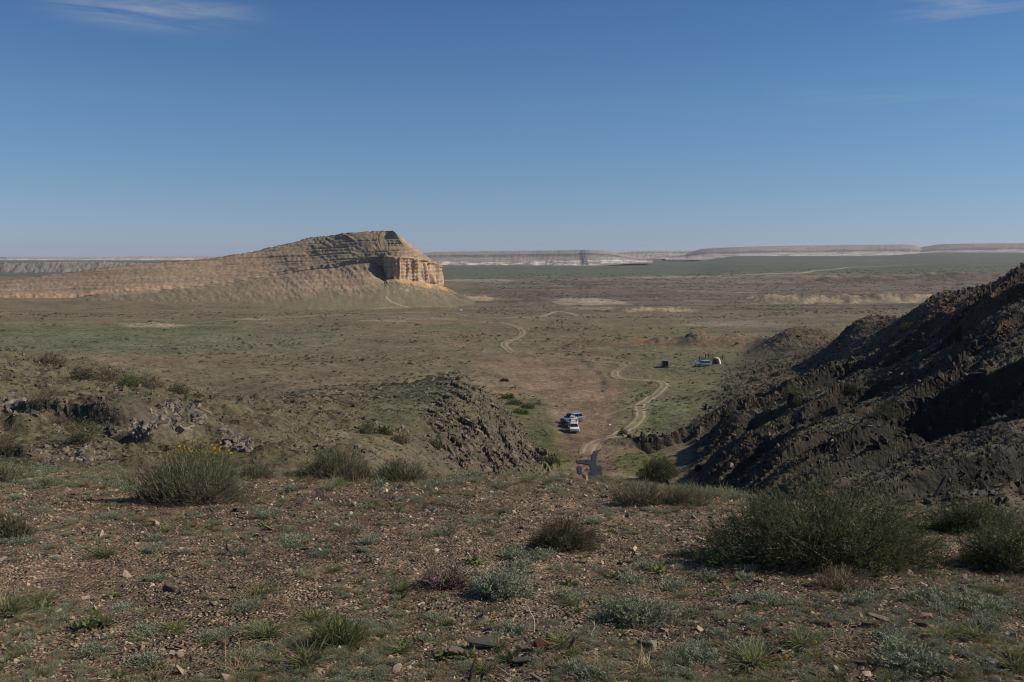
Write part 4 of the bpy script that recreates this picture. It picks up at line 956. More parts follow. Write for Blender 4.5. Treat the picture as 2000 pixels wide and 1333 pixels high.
# stones in the deep wash
for k, (px, py, s_, lab) in enumerate([(1200,903,0.55,'white stone alone on the wash floor right of the puddle'),(1243,921,0.3,'small white stone left of the dark wash bush'),(1237,904,0.6,'brown stone on the wash floor'),(1175,832,0.5,'dark stone between the parked cars and the track'),(1057,772,0.45,'white stone high on the left side of the wash'),(1052,784,0.35,'lower white stone on the left side of the wash'),(1115,751,0.4,'white stone in the middle of the upper wash'),(1340,686,1.4,'long white stone slab behind the grey van')]):
    stone2 = hit(px, py, dmin=100); me = rock_mesh('flat' if 'slab' in lab else 'block', 50+k)
    cc = (0.62,0.56,0.50) if 'white' in lab else (0.13,0.10,0.08)
    if cc not in M_st: M_st[cc] = mat('stone', cc, 0.85, 0.25, 0.2, 8)
    me.materials.append(M_st[cc]); o = obj('stone', me, label=lab, cat='stone'); o.location = (stone2[0], stone2[1], stone2[2]+s_*0.15); o.scale = (s_, s_*0.8, s_*0.7)
# ------------------------------------------------------------------ stuff laid by points
def scatter(name, protos, P, rot, scl, pick, label):
    """one object: real copies of the prototypes on a cloud of points"""
    coll = bpy.data.collections.new(name+'_kinds')
    for i, p in enumerate(protos):
        o = bpy.data.objects.new('%s_kind%02d' % (name, i), p); coll.objects.link(o)
    me = bpy.data.meshes.new(name); n = len(P); me.vertices.add(n); me.vertices.foreach_set('co', np.asarray(P, np.float32).ravel())
    for nm, ty, arr in (('rot', 'FLOAT_VECTOR', rot), ('scl', 'FLOAT_VECTOR', scl)):
        a = me.attributes.new(nm, ty, 'POINT'); a.data.foreach_set('vector', np.asarray(arr, np.float32).ravel())
    a = me.attributes.new('pick', 'INT', 'POINT'); a.data.foreach_set('value', np.asarray(pick, np.int32))
    o = obj(name, me, kind='stuff', label=label)
    g = bpy.data.node_groups.new(name, 'GeometryNodeTree')
    g.interface.new_socket('Geometry', in_out='INPUT', socket_type='NodeSocketGeometry'); g.interface.new_socket('Geometry', in_out='OUTPUT', socket_type='NodeSocketGeometry')
    N = g.nodes.new; gi = N('NodeGroupInput'); go = N('NodeGroupOutput'); ip = N('GeometryNodeInstanceOnPoints')
    ci = N('GeometryNodeCollectionInfo'); ci.inputs['Collection'].default_value = coll; ci.inputs['Separate Children'].default_value = True; ci.inputs['Reset Children'].default_value = True
    def na(nm, ty):
        q = N('GeometryNodeInputNamedAttribute'); q.data_type = ty; q.inputs['Name'].default_value = nm; return q.outputs['Attribute']
    g.links.new(gi.outputs[0], ip.inputs['Points']); g.links.new(ci.outputs[0], ip.inputs['Instance']); ip.inputs['Pick Instance'].default_value = True
    g.links.new(na('pick', 'INT'), ip.inputs['Instance Index']); g.links.new(na('rot', 'FLOAT_VECTOR'), ip.inputs['Rotation']); g.links.new(na('scl', 'FLOAT_VECTOR'), ip.inputs['Scale'])
    g.links.new(ip.outputs[0], go.inputs[0])
    md_ = o.modifiers.new('copies', 'NODES'); md_.node_group = g
    return o
# gravel on the knoll
gm = [mat('gravel', c, 0.9, 0.2, 0.3, 30, 0.0, rnd=0.3) for c in ((0.20,0.145,0.10),(0.32,0.24,0.165),(0.52,0.42,0.31),(0.085,0.065,0.05),(0.27,0.155,0.095))]
gp = []
for i, kind in enumerate(['flat','flat','block','flat','block','slab','flat','block','flat','block']):
    me = rock_mesh(kind, 300+i); me.materials.append(gm[[0,1,2,3,4,0,1,0,3,1][i]]); gp.append(me)
rg = np.random.RandomState(21)
N_ = 120000
d = 4.3*np.exp(rg.rand(N_)*math.log(19/4.3)); px = rg.uniform(-60, 2060, N_)
x = d*(px-1000)/F; y = d
den = 0.5+0.5*gnoise(x/0.8, y/0.8, 5)+0.4*gnoise(x/2.5, y/2.5, 6); m = rg.rand(N_) < np.clip(den, 0.12, 1)*np.clip(d/7, 0.6, 1)
x, y, d = x[m], y[m], d[m]; z = H(x, y)
n = len(x); s_ = 0.010+0.026*rg.rand(n)**2.6; s_ *= np.clip(d/9, 0.85, 1.5)
s_ = np.where(rg.rand(n) < 0.02, s_*2.4, s_)
pick = rg.choice(10, n, p=[.16,.14,.05,.12,.08,.12,.12,.09,.06,.06])
scatter('gravel', gp, np.stack([x, y, z+s_*0.1], -1), np.stack([rg.normal(0, .5, n), rg.normal(0, .5, n), rg.uniform(0, 6.28, n)], -1), np.stack([s_*rg.uniform(.8, 1.9, n), s_*rg.uniform(.8, 1.4, n), s_*rg.uniform(.7, 1.2, n)], -1), pick, 'loose stony gravel covering the knoll')
# rubble on the hill sides
rub = [RS['light']['block'][0], RS['light']['slab'][1], RS['light']['slab'][2], RS['dark']['block'][0], RS['dark']['slab'][1], RS['dark']['shard'][2], RS['red']['block'][1], RS['red']['slab'][0]]
N_ = 130000
d = 28*np.exp(rg.rand(N_)*math.log(330/28)); px = rg.uniform(-40, 2040, N_); x = d*(px-1000)/F; y = d
Rm, LC = rock_masks(x, y); lf = (px < 1100) & (d < 175) & (d > 30)
pr = Rm*np.where(d < 115, 1.3, 0.75)*(0.5+0.5*sstep(-0.2, 0.3, fbm(x/12., y/12., 2, 7))) + lf*(0.04+0.75*sstep(0.08, 0.4, fbm(x/9., y/9., 3, 71))) + LC*0.6
m = rg.rand(N_) < pr; x, y, d, px = x[m], y[m], d[m], px[m]; z = H(x, y); n = len(x)
s_ = (0.12+0.75*rg.rand(n)**3)*np.clip(d/130, 0.3, 2.1)
red = (px > 1700) & (d > 140)
pick = np.where(px < 1120, rg.randint(0, 3, n), np.where(red & (rg.rand(n) < 0.7), rg.randint(6, 8, n), rg.randint(3, 6, n)))
scatter('rubble', rub, np.stack([x, y, z+s_*0.05], -1), np.stack([rg.normal(0, .5, n), rg.normal(-.3, .5, n), 0.7+rg.normal(0, .7, n)], -1), np.stack([s_*rg.uniform(.7, 1.5, n), s_, s_*rg.uniform(.6, 1.2, n)], -1), pick, 'loose rubble strewn over the hill slopes')
# ------------------------------------------------------------------ plants
M_sage = mat('sage_leaf', (0.240, 0.255, 0.165), 0.8, 0.25, 0.25, 20, transl=0.25, rnd=0.18)
M_grass = mat('grass_blade', (0.150, 0.165, 0.062), 0.75, 0.25, 0.25, 20, transl=0.3, rnd=0.22)
M_dry = mat('dry_grass', (0.30, 0.23, 0.135), 0.85, 0.2, 0.25, 20, transl=0.2, rnd=0.25)
M_twig = mat('twig', (0.125, 0.095, 0.070), 0.9, 0.2, 0.3, 20, rnd=0.2)
M_dead = mat('bleached_wood', (0.40, 0.34, 0.28), 0.85, 0.2, 0.3, 30, 0.3)
M_bush = mat('bush_leaf', (0.085, 0.098, 0.038), 0.7, 0.3, 0.35, 3.0, transl=0.28, rnd=0.0, col2=(0.110, 0.115, 0.050))
M_broom = mat('broom_twig', (0.185, 0.178, 0.090), 0.8, 0.25, 0.3, 3.0, transl=0.2, col2=(0.17, 0.15, 0.105))
M_brown = mat('brown_shrub', (0.115, 0.088, 0.055), 0.85, 0.2, 0.3, 5.0, transl=0.2, col2=(0.12, 0.115, 0.06))
M_far = mat('steppe_shrub', (0.072, 0.078, 0.040), 0.85, 0.2, 0.35, 3.0, transl=0.15, rnd=0.35)
M_farg = mat('green_shrub', (0.075, 0.105, 0.032), 0.85, 0.2, 0.35, 3.0, transl=0.2, rnd=0.3)
M_fars = mat('grey_tussock', (0.150, 0.155, 0.105), 0.9, 0.2, 0.3, 3.0, transl=0.2, rnd=0.3)
M_yel = mat('yellow_petal', (0.75, 0.50, 0.03), 0.6, 0.3, 0.1, 20, transl=0.3)
M_pur = mat('purple_petal', (0.42, 0.12, 0.36), 0.6, 0.3, 0.1, 20, transl=0.3)
def blades(rg, base, dirs, length, width, droop, seg_=2):
    """tapered bent blades -> verts, tri faces"""
    n = len(base); dirs = dirs/np.linalg.norm(dirs, axis=1, keepdims=True)
    side = np.cross(dirs, rg.randn(n, 3)); side /= np.linalg.norm(side, axis=1, keepdims=True)+1e-9
    length = np.broadcast_to(length, n)[:, None]; width = np.broadcast_to(width, n)[:, None]; droop = np.broadcast_to(droop, n)[:, None]
    out = np.stack([dirs[:, 0], dirs[:, 1], 0*dirs[:, 0]], -1)
    def at(t): return base + dirs*length*t + out*droop*length*t*t - np.array([0, 0, 1.0])*droop*length*0.6*t**2.5
    V = [at(0)-side*width*0.5, at(0)+side*width*0.5, at(0.5)-side*width*0.42, at(0.5)+side*width*0.42, at(1.0)]
    V = np.stack(V, 1).reshape(-1, 3); o = (np.arange(n)*5)[:, None]
    f = np.concatenate([o+[0, 1, 3], o+[0, 3, 2], o+[2, 3, 4]])
    return V, f
def leaves(rg, P, D, length, width):
    n = len(P); D = D/np.linalg.norm(D, axis=1, keepdims=True)
    side = np.cross(D, rg.randn(n, 3)); side /= np.linalg.norm(side, axis=1, keepdims=True)+1e-9
    length = np.broadcast_to(length, n)[:, None]; width = np.broadcast_to(width, n)[:, None]
    V = np.stack([P-side*width*.15, P+D*length*.5+side*width*.5, P+D*length, P+D*length*.5-side*width*.5], 1).reshape(-1, 3)
    return V, (np.arange(n)*4)[:, None]+[0, 1, 2, 3]
def dome_dirs(rg, n, lean=0.9, flat=0.15):
    a = rg.uniform(0, 2*np.pi, n); r = lean*np.sqrt(rg.rand(n)); return np.stack([r*np.cos(a), r*np.sin(a), 1.0-r*0.55+flat*rg.rand(n)], -1)
def join(parts):
    vs_, fs_, ms_, o = [], [], [], 0
    for v, f, mi in parts:
        if f.shape[1] == 4: f = np.concatenate([f[:, [0, 1, 2]], f[:, [0, 2, 3]]])
        vs_.append(v); fs_.append(f+o); ms_.append(np.full(len(f), mi)); o += len(v)
    return np.concatenate(vs_), np.concatenate(fs_), np.concatenate(ms_)
def tuft_mesh(name, seed, kind):
    rg = np.random.RandomState(seed)
    if kind == 'sage':
        n = 85; d = dome_dirs(rg, n, 1.05); a = rg.uniform(0, 6.28, n); r = 0.32*np.sqrt(rg.rand(n))
        b0 = np.stack([r*np.cos(a), r*np.sin(a), 0*r], -1); L_ = rg.uniform(0.28, 0.62, n)
        p = [(*blades(rg, b0, d, L_, 0.020, 0.12), 0)]
        dn = d/np.linalg.norm(d, axis=1, keepdims=True); k = 7; t = np.tile(np.linspace(0.2, 0.98, k), n); idx = np.repeat(np.arange(n), k)
        P = b0[idx]+dn[idx]*(L_[idx]*t)[:, None]; D = dn[idx]+rg.randn(n*k, 3)*0.6; D[:, 2] += 0.3
        p.append((*leaves(rg, P, D, rg.uniform(.06, .13, n*k), 0.035), 0)); mats = [M_sage]
    elif kind == 'grass':
        n = 120; d = dome_dirs(rg, n, 0.95); a = rg.uniform(0, 6.28, n); r = 0.16*np.sqrt(rg.rand(n)); b0 = np.stack([r*np.cos(a), r*np.sin(a), 0*r], -1)
        p = [(*blades(rg, b0, d, rg.uniform(.4, 1.0, n), 0.022, rg.uniform(.1, .45, n)), 0)]
        n2 = 18; d = dome_dirs(rg, n2, 0.7); p.append((*blades(rg, b0[:n2], d, rg.uniform(.7, 1.2, n2), 0.012, 0.2), 1)); mats = [M_grass, M_dry]
    elif kind == 'dry':
        n = 80; d = dome_dirs(rg, n, 1.1); a = rg.uniform(0, 6.28, n); r = 0.3*np.sqrt(rg.rand(n)); b0 = np.stack([r*np.cos(a), r*np.sin(a), 0*r], -1)
        p = [(*blades(rg, b0, d, rg.uniform(.35, .9, n), 0.014, rg.uniform(0, .5, n)), 0)]; mats = [M_dry]
    elif kind == 'forb':
        n = 45; d = dome_dirs(rg, n, 1.5); b0 = np.zeros((n, 3)); b0[:, :2] = rg.randn(n, 2)*0.1
        p = [(*leaves(rg, b0, d, rg.uniform(.3, .6, n), 0.13), 0)]; mats = [M_grass]
    V, f, mi = join(p)
    me = mesh_np(name, V, f, False, mats, mi=mi); return me
TUFT = {k: [tuft_mesh(k+'_tuft', 40+i*3+len(k), k) for i in range(4)] for k in ('sage', 'grass', 'dry', 'forb')}
def shrub_proto(name, seed, m, n=150, lobes=5, hgt=0.55, leaf=0.12):
    """low shrub of unit width made of leafy sprigs"""
    rg = np.random.RandomState(seed)
    c = np.stack([rg.uniform(-.28, .28, lobes), rg.uniform(-.28, .28, lobes), rg.uniform(.05, .22, lobes)], -1); rr = rg.uniform(.16, .28, lobes)
    k = rg.randint(0, lobes, n); v = rg.randn(n, 3); v /= np.linalg.norm(v, axis=1, keepdims=True); v[:, 2] = np.abs(v[:, 2])
    P = c[k]+v*(rr[k]*rg.uniform(.5, 1.05, n))[:, None]; P[:, 2] = P[:, 2]*hgt/0.5
    D = v+rg.randn(n, 3)*0.4; D[:, 2] += 0.3
    V, f = leaves(rg, P, D, rg.uniform(leaf*.7, leaf*1.4, n), leaf*.7)
    return mesh_np(name, V, f, False, [m])
FS = [shrub_proto('steppe_shrub', i, M_far, 110) for i in range(3)] + [shrub_proto('green_shrub', 10+i, M_farg, 120) for i in range(2)] + [shrub_proto('grey_tussock', 20+i, M_fars, 70, 4, 0.4, 0.14) for i in range(3)]
def tubes(rg, P0, D, L, r0, bend, nseg=4, sides=4):
    """curved tapering stems"""
    n = len(P0); D = D/np.linalg.norm(D, axis=1, keepdims=True); L = np.broadcast_to(L, n); r0 = np.broadcast_to(r0, n)
    up = np.array([0, 0, 1.0]); t = np.linspace(0, 1, nseg+1); side = rg.randn(n, 3)*0.12
    C = P0[:, None]+D[:, None]*(L[:, None]*t)[..., None]+(side[:, None]*L[:, None, None])*(np.sin(t*3)[None, :, None]) + up*(bend*L[:, None]*t**2)[..., None]
    a = np.cross(D, np.array([0.3, 0.2, 1.0])); a /= np.linalg.norm(a, axis=1, keepdims=True)+1e-9; b_ = np.cross(D, a)
    th = np.arange(sides)*2*np.pi/sides; ring = a[:, None]*np.cos(th)[None, :, None]+b_[:, None]*np.sin(th)[None, :, None]
    rad = r0[:, None]*(1-0.8*t)
    V = C[:, :, None]+ring[:, None]*rad[..., None, None]
    i = np.arange(nseg)[:, None]; j = np.arange(sides)[None]; q = np.stack([i*sides+j, i*sides+(j+1) % sides, (i+1)*sides+(j+1) % sides, (i+1)*sides+j], -1).reshape(-1, 4)
    f = (np.arange(n)*(nseg+1)*sides)[:, None, None]+q[None]
    return V.reshape(-1, 3), f.reshape(-1, 4), C
def bush(px, py, w, h, dp, label, seed, leafm, ntw, leafn, lsize, twl, stems=60, broom=0.0, flowers=0, name='bush', cat='bush', dmax=40, stem_m=None, shape=0.55, leafw=0.5, at=None):
    """w,h,dp metres; foliage fills an uneven dome"""
    rg = np.random.RandomState(seed)
    if at is None: p = hit(px, py, dmax=dmax)
    else:
        xx = at*(px-1000)/F*1.02; p = (xx, at, float(H(np.array([xx]), np.array([at]))[0])-0.02)
    root = empty(name, p, label=label, cat=cat)
    # uneven envelope: radius as a function of direction
    def env(v):
        az = np.arctan2(v[:, 1], v[:, 0]); el = np.arcsin(np.clip(v[:, 2], -1, 1))
        return 0.96 + 0.38*gnoise(az*1.3+seed, el*2.0, seed) + 0.26*gnoise(az*3.5+seed, el*5, seed+2) + 0.16*gnoise(az*9, el*11, seed+4)
    S = np.array([w/2, dp/2, h])
    n = stems; v = dome_dirs(rg, n, 1.7); v /= np.linalg.norm(v, axis=1, keepdims=True)
    b0 = rg.randn(n, 3)*np.array([w*.10, dp*.10, 0]); b0[:, 2] = -0.03
    tip = v*env(v)[:, None]*S*0.9; D = tip-b0; Ln = np.linalg.norm(D, axis=1)
    sv, sf, _ = tubes(rg, b0, D, Ln, 0.006+0.010*w*rg.rand(n)*0.6, 0.0)
    obj('stems', mesh_np('stems', sv, sf, False, [stem_m or M_twig]), root, kind='stuff')
    # twigs ending near the envelope, in clumps
    v = rg.randn(ntw, 3); v[:, 2] = np.abs(v[:, 2])*1.0-0.12; v /= np.linalg.norm(v, axis=1, keepdims=True)
    cl_ = fbm(v[:, 0]*3.1+seed, v[:, 1]*3.1+v[:, 2]*2, 3, seed+8)
    rad = env(v)*(1-0.75*rg.rand(ntw)**2.2*shape*1.4)*(1+0.12*cl_)
    P = v*rad[:, None]*S; P[:, 2] = np.maximum(P[:, 2], 0.02*h)
    keep = rg.rand(ntw) < np.clip(0.75+0.9*cl_, 0.15, 1); P, v = P[keep], v[keep]; n = len(P)
    D = v*np.array([1, 1, 0.7])+rg.randn(n, 3)*0.38; D[:, 2] += 0.45+0.4*broom; D /= np.linalg.norm(D, axis=1, keepdims=True)
    L_ = twl*rg.uniform(.6, 1.4, n); P0 = P-D*L_[:, None]*0.8
    parts = [(*blades(rg, P0, D, L_*1.05, 0.0045 if not broom else 0.006, 0.08), 0)]
    if leafn:
        t = np.tile(np.linspace(0.12, 1.0, leafn), n)+rg.normal(0, .03, n*leafn); idx = np.repeat(np.arange(n), leafn)
        PP = P0[idx]+D[idx]*(L_[idx]*t)[:, None]; DD = D[idx]*0.6+rg.randn(n*leafn, 3)*0.75
        parts.append((*leaves(rg, PP, DD, lsize*rg.uniform(.6, 1.4, n*leafn), lsize*leafw), 0))
    V, f, mi = join(parts)
    obj('foliage', mesh_np('foliage', V, f, False, [leafm], mi=mi), root, kind='stuff')
    if flowers:
        top_ = np.where(P[:, 2] > 0.55*h)[0]; k = rg.choice(top_, flowers); fp = P0[k]+D[k]*(L_[k]*1.02)[:, None]
        for q in fp[:flowers]:
            pv, pf = leaves(rg, np.zeros((5, 3)), np.stack([np.cos(np.arange(5)*1.256), np.sin(np.arange(5)*1.256), 0.5+0*np.arange(5)], -1), 0.022, 0.019)
            if 'fl' not in rock_meshes: rock_meshes['fl'] = mesh_np('flower', pv, pf, False, [M_yel])
            obj('flower', rock_meshes['fl'], root, tuple(q), (rg.rand(), rg.rand(), rg.rand()*6))
    return root
bush(1600, 1096, 2.0, 0.62, 1.4, 'largest dense dark green bush in the right foreground', 5, M_bush, 9000, 9, 0.017, 0.105, stems=120)
bush(1975, 1110, 0.85, 0.40, 0.8, 'dark green bush cut by the right edge of the photo', 6, M_bush, 2600, 8, 0.016, 0.10, stems=60)
bush(1900, 1035, 0.95, 0.30, 0.6, 'thinner green bush between the two dark ones on the right', 16, M_bush, 2400, 7, 0.016, 0.11, stems=60)
bush(372, 978, 1.5, 0.60, 1.0, 'broad grey green broom bush on the left of the knoll', 7, M_broom, 5200, 6, 0.020, 0.15, stems=110, broom=1, leafw=0.22)
bush(385, 925, 1.35, 0.60, 0.7, 'yellow flowering broom bush behind the grey green one', 8, mat('flowering_broom', (0.125,0.145,0.045), 0.8, 0.25, 0.3, 3.0, transl=0.25), 1900, 5, 0.020, 0.15, stems=60, broom=1, flowers=80, leafw=0.25, at=14.3)
bush(660, 905, 1.05, 0.50, 0.9, 'wide olive broom bush on the rim left of centre', 9, M_broom, 3200, 5, 0.021, 0.14, stems=70, broom=1, leafw=0.25, flowers=5, at=14.6)
bush(785, 918, 0.85, 0.40, 0.7, 'brownish broom bush on the rim beside the wide olive one', 10, M_broom, 2600, 5, 0.020, 0.13, stems=70, broom=1, leafw=0.22, at=14.2)
bush(705, 932, 0.6, 0.22, 0.4, 'low dark bush in front of the two rim brooms', 11, M_brown, 1500, 5, 0.017, 0.10, stems=40, broom=1, leafw=0.3, at=13.9)
bush(505, 905, 0.55, 0.30, 0.5, 'small olive bush right of the flowering broom', 12, M_broom, 1200, 5, 0.020, 0.13, stems=40, broom=1, leafw=0.25, at=14.2)
bush(1100, 1070, 0.66, 0.26, 0.5, 'round brown shrub at the centre of the gravel', 13, M_brown, 2600, 6, 0.013, 0.075, stems=60, leafw=0.45)
bush(1255, 985, 0.85, 0.30, 0.6, 'pale straw coloured shrub on the rim below the wash bush', 14, mat('straw_shrub', (0.19,0.165,0.10), 0.85, 0.2, 0.3, 4, transl=0.2), 1700, 5, 0.020, 0.12, stems=50, broom=1, leafw=0.2)
bush(1345, 985, 0.60, 0.26, 0.5, 'straw and green shrub left of the largest bush', 15, M_broom, 1100, 5, 0.020, 0.11, stems=40, broom=1, leafw=0.25)
bush(10, 1050, 0.55, 0.22, 0.5, 'dark twiggy shrub at the left edge of the gravel', 17, M_brown, 1300, 4, 0.015, 0.10, stems=50, broom=1)
bush(5, 905, 0.6, 0.35, 0.5, 'dry bush at the far left of the rim', 18, M_broom, 900, 4, 0.02, 0.13, stems=40, broom=1, leafw=0.25, at=13.6)
bush(865, 1150, 0.50, 0.17, 0.4, 'tangled grey dead shrub with one magenta flower', 19, M_twig, 900, 0, 0.02, 0.09, stems=90, broom=0)
bush(980, 1165, 0.45, 0.20, 0.4, 'feathery grey green sage bush right of the dead shrub', 22, M_sage, 900, 8, 0.018, 0.10, stems=30)
bush(1640, 1150, 0.45, 0.16, 0.4, 'grey dry shrub below the largest bush', 23, M_dry, 600, 4, 0.018, 0.10, stems=40, broom=1, leafw=0.2)
bush(660, 1262, 0.38, 0.20, 0.3, 'rounded pale green grass clump at lower left centre', 24, M_grass, 900, 0, 0.02, 0.15, stems=10, broom=1)
bush(1240, 1215, 0.50, 0.16, 0.35, 'loose sage spread above the dark slabs', 25, M_sage, 700, 7, 0.018, 0.09, stems=30)
# wash and hillside bushes
bush(1288, 938, 6.4, 3.6, 4.5, 'large round dark bush at the foot of the right hill by the wash', 31, M_bush, 4200, 6, 0.16, 0.55, stems=50, dmax=400, name='bush')
bush(1216, 851, 1.9, 1.5, 1.5, 'small dark bush where the track meets the rock wall', 32, M_bush, 700, 6, 0.13, 0.4, stems=20, dmax=400)
hill_bushes = [
 (1552,775,4.2,2.2,M_bush,'olive bush growing out of the shaded middle ridge'), (1770,645,3.2,1.6,M_farg,'green bush under the reddish summit slope'),
 (1730,812,3.0,1.3,M_farg,'bright green bush on the ledge of the dark slope'), (165,858,1.5,0.9,M_farg,'green bush in the hollow of the left hill'),
 (100,712,2.6,1.2,M_brown,'first dark bush of the row down the left skyline'), (160,738,2.2,1.0,M_brown,'bush below the first on the left skyline row'),
 (205,742,2.3,1.0,M_brown,'brownish bush in the middle of the left skyline row'), (250,752,1.9,0.9,M_farg,'greener bush in the left skyline row'),
 (288,756,2.6,1.1,M_brown,'widest bush of the left skyline row'), (345,768,2.2,0.8,M_brown,'last bush at the low end of the left skyline row'),
 (85,790,1.8,1.0,M_brown,'grey leafless bush beside the far left outcrop'), (115,825,1.6,0.8,M_twig,'leafless bush trailing below the far left outcrop'),
 (515,830,1.8,0.9,M_twig,'leafless dark bush behind the hollow outcrop'), (717,846,1.9,1.1,M_bush,'dark bush on the bank right of the scattered rocks'),
 (750,848,1.5,0.7,M_farg,'pale green bush beside the dark bank bush'), (780,865,1.9,0.8,M_brown,'brown bush at the foot of the bank near the spur'),
 (992,778,3.6,1.0,M_farg,'highest green bush at the foot of the spur'), (1006,790,4.2,1.2,M_bush,'second green bush down the foot of the spur'), (1030,797,3.6,1.0,M_farg,'green bush of the spur foot nearest the wash'), (1018,808,4.0,1.3,M_farg,'lowest green bush at the foot of the spur'), (1075,905,2.6,1.2,M_farg,'green bush under the slab rib tip'),
 (850,875,1.6,0.9,M_bush,'dark bush tucked in the cleft of the rocky spur'), (945,905,1.8,0.8,M_twig,'grey bush low on the rocky spur'), (985,745,2.6,0.8,M_far,'bush beside the spur crest'),
 (2,880,1.2,0.8,M_brown,'brown bush at the very left under the hill'), (1420,812,2.2,1.2,M_far,'dark bush below the left crag of the right hill'), (1660,765,2.4,1.1,M_far,'dark bush below the middle crag'),
 (1560,792,2.2,1.0,M_far,'low bush on the middle ledge'), (1515,735,3.0,1.2,M_far,'bush on the grass at the back of the middle ridge'), (1475,745,3.4,1.0,M_farg,'long low bush on the grass left of the middle ridge')]
for i, (px, py, w, h, m, lab) in enumerate(hill_bushes):
    dd = hit(px, py, dmin=25)[1]; ls = np.clip(dd*0.0011, 0.05, 0.2)
    bush(px, py, w, h, w*0.8, lab, 50+i, m, 420, 0 if m is M_twig else 5, ls, 0.28, stems=25, dmax=400, leafw=0.6, broom=0.3)
# tufts placed where the photo shows them
named = [
 (519,1012,.30,'sage','silvery sage clump right of the black stone'), (568,1066,.26,'sage','sage clump on open gravel left of centre'), (505,1165,.22,'grass','long bladed green grass clump in the left foreground'),
 (205,1088,.24,'grass','spreading grass clump in the left gravel'), (305,1056,.17,'sage','sage tuft below the left broom bush'), (141,1022,.15,'sage','pale sage tuft in the upper left gravel'),
 (236,1003,.12,'sage','small bluish tuft under the left broom'), (657,1036,.17,'sage','rounded sage tuft in the centre left gravel'), (720,1062,.22,'sage','taller sage tuft in front of the middle gravel'),
 (772,989,.14,'forb','bright green tuft by the small peak stone'), (870,1045,.24,'sage','feathery pale sage in the middle ground'), (958,1045,.17,'sage','sage tuft beside the pinkish stone'),
 (1010,1090,.30,'sage','wide sage spread left of the brown shrub'), (1060,1090,.2,'sage','sage patch touching the brown shrub'), (1190,1002,.15,'sage','sage tuft right of the rim'), (1195,1040,.14,'forb','green tuft right of the brown shrub'),
 (1148,1088,.08,'forb','tiny bright sprig below the brown shrub'), (1295,1060,.13,'sage','sage tuft beside the bush shadow'), (1265,1110,.22,'sage','grey sage clump left of the white flat stone'), (1317,1086,.12,'forb','bright green sprig near the pale round stone'),
 (1235,1140,.22,'sage','dark sage clump in the right centre'), (1320,1150,.22,'sage','sage clump above the stony patch'), (1390,1095,.14,'sage','sage tuft under the left side of the largest bush'), (1455,1130,.15,'sage','green sage tuft below the largest bush'),
 (1350,1205,.17,'sage','bright sage tuft above the lichen stone'), (1450,1175,.13,'sage','small tuft in the right gravel'), (1690,1180,.25,'sage','dark sage with black shade on the right slope'), (1790,1175,.3,'sage','pale sage bed at the right'),
 (1860,1190,.3,'sage','second pale sage bed at the right'), (1930,1195,.28,'sage','last pale sage bed near the right edge'), (1470,1300,.28,'grass','tall grass clump at the lower right'), (1560,1265,.24,'grass','grass with yellow florets at the lower right'),
 (1800,1310,.32,'sage','dark sage clump in the bottom right'), (1740,1300,.22,'sage','sage clump left of the dark bottom right one'), (230,1320,.12,'forb','dark green forb at the bottom left'), (275,1228,.10,'forb','small dark forb in the lower left gravel'),
 (182,1272,.12,'sage','bluish forb near the bottom left'), (240,1192,.13,'sage','dark tuft between the stones at left'), (225,1165,.12,'forb','green tuft in the left foreground'), (700,1140,.11,'forb','broad leaved rosette with a pale flower'),
 (512,1102,.09,'sage','tiny tuft right of the dung balls'), (300,1137,.10,'forb','yellow green rosette left of the dung balls'), (410,1248,.15,'sage','tuft in front of the brown hummock'), (520,1245,.22,'grass','fine grass clump low on the left'),
 (780,1155,.20,'grass','green grass left of the dead shrub'), (15,1200,.3,'grass','grass mass at the left edge'), (80,1190,.2,'forb','green mat at the left edge'), (1005,1235,.2,'sage','sage over the bleached twig'),
 (600,1300,.26,'grass','grass clump near the bottom left centre'), (455,1310,.26,'dry','dry grass at the bottom left centre'), (1250,1310,.26,'dry','pinkish dry grass at the bottom centre'), (1340,1165,.16,'dry','dead stalks near the centre right')]
rg = np.random.RandomState(77)
for i, (px, py, s_, k, lab) in enumerate(named):
    p = hit(px, py, dmax=40); cat = {'sage': 'sage', 'grass': 'grass clump', 'dry': 'grass clump', 'forb': 'small plant'}[k]
    o = obj({'sage': 'sage_tuft', 'grass': 'grass_clump', 'dry': 'grass_clump', 'forb': 'small_plant'}[k], TUFT[k][i % 4], None, p, (0, 0, rg.uniform(0, 6.28)), (s_*1.1, s_*1.1, s_*(0.75 if k != 'grass' else .8)), label=lab, cat=cat, group='plants on the stony knoll')
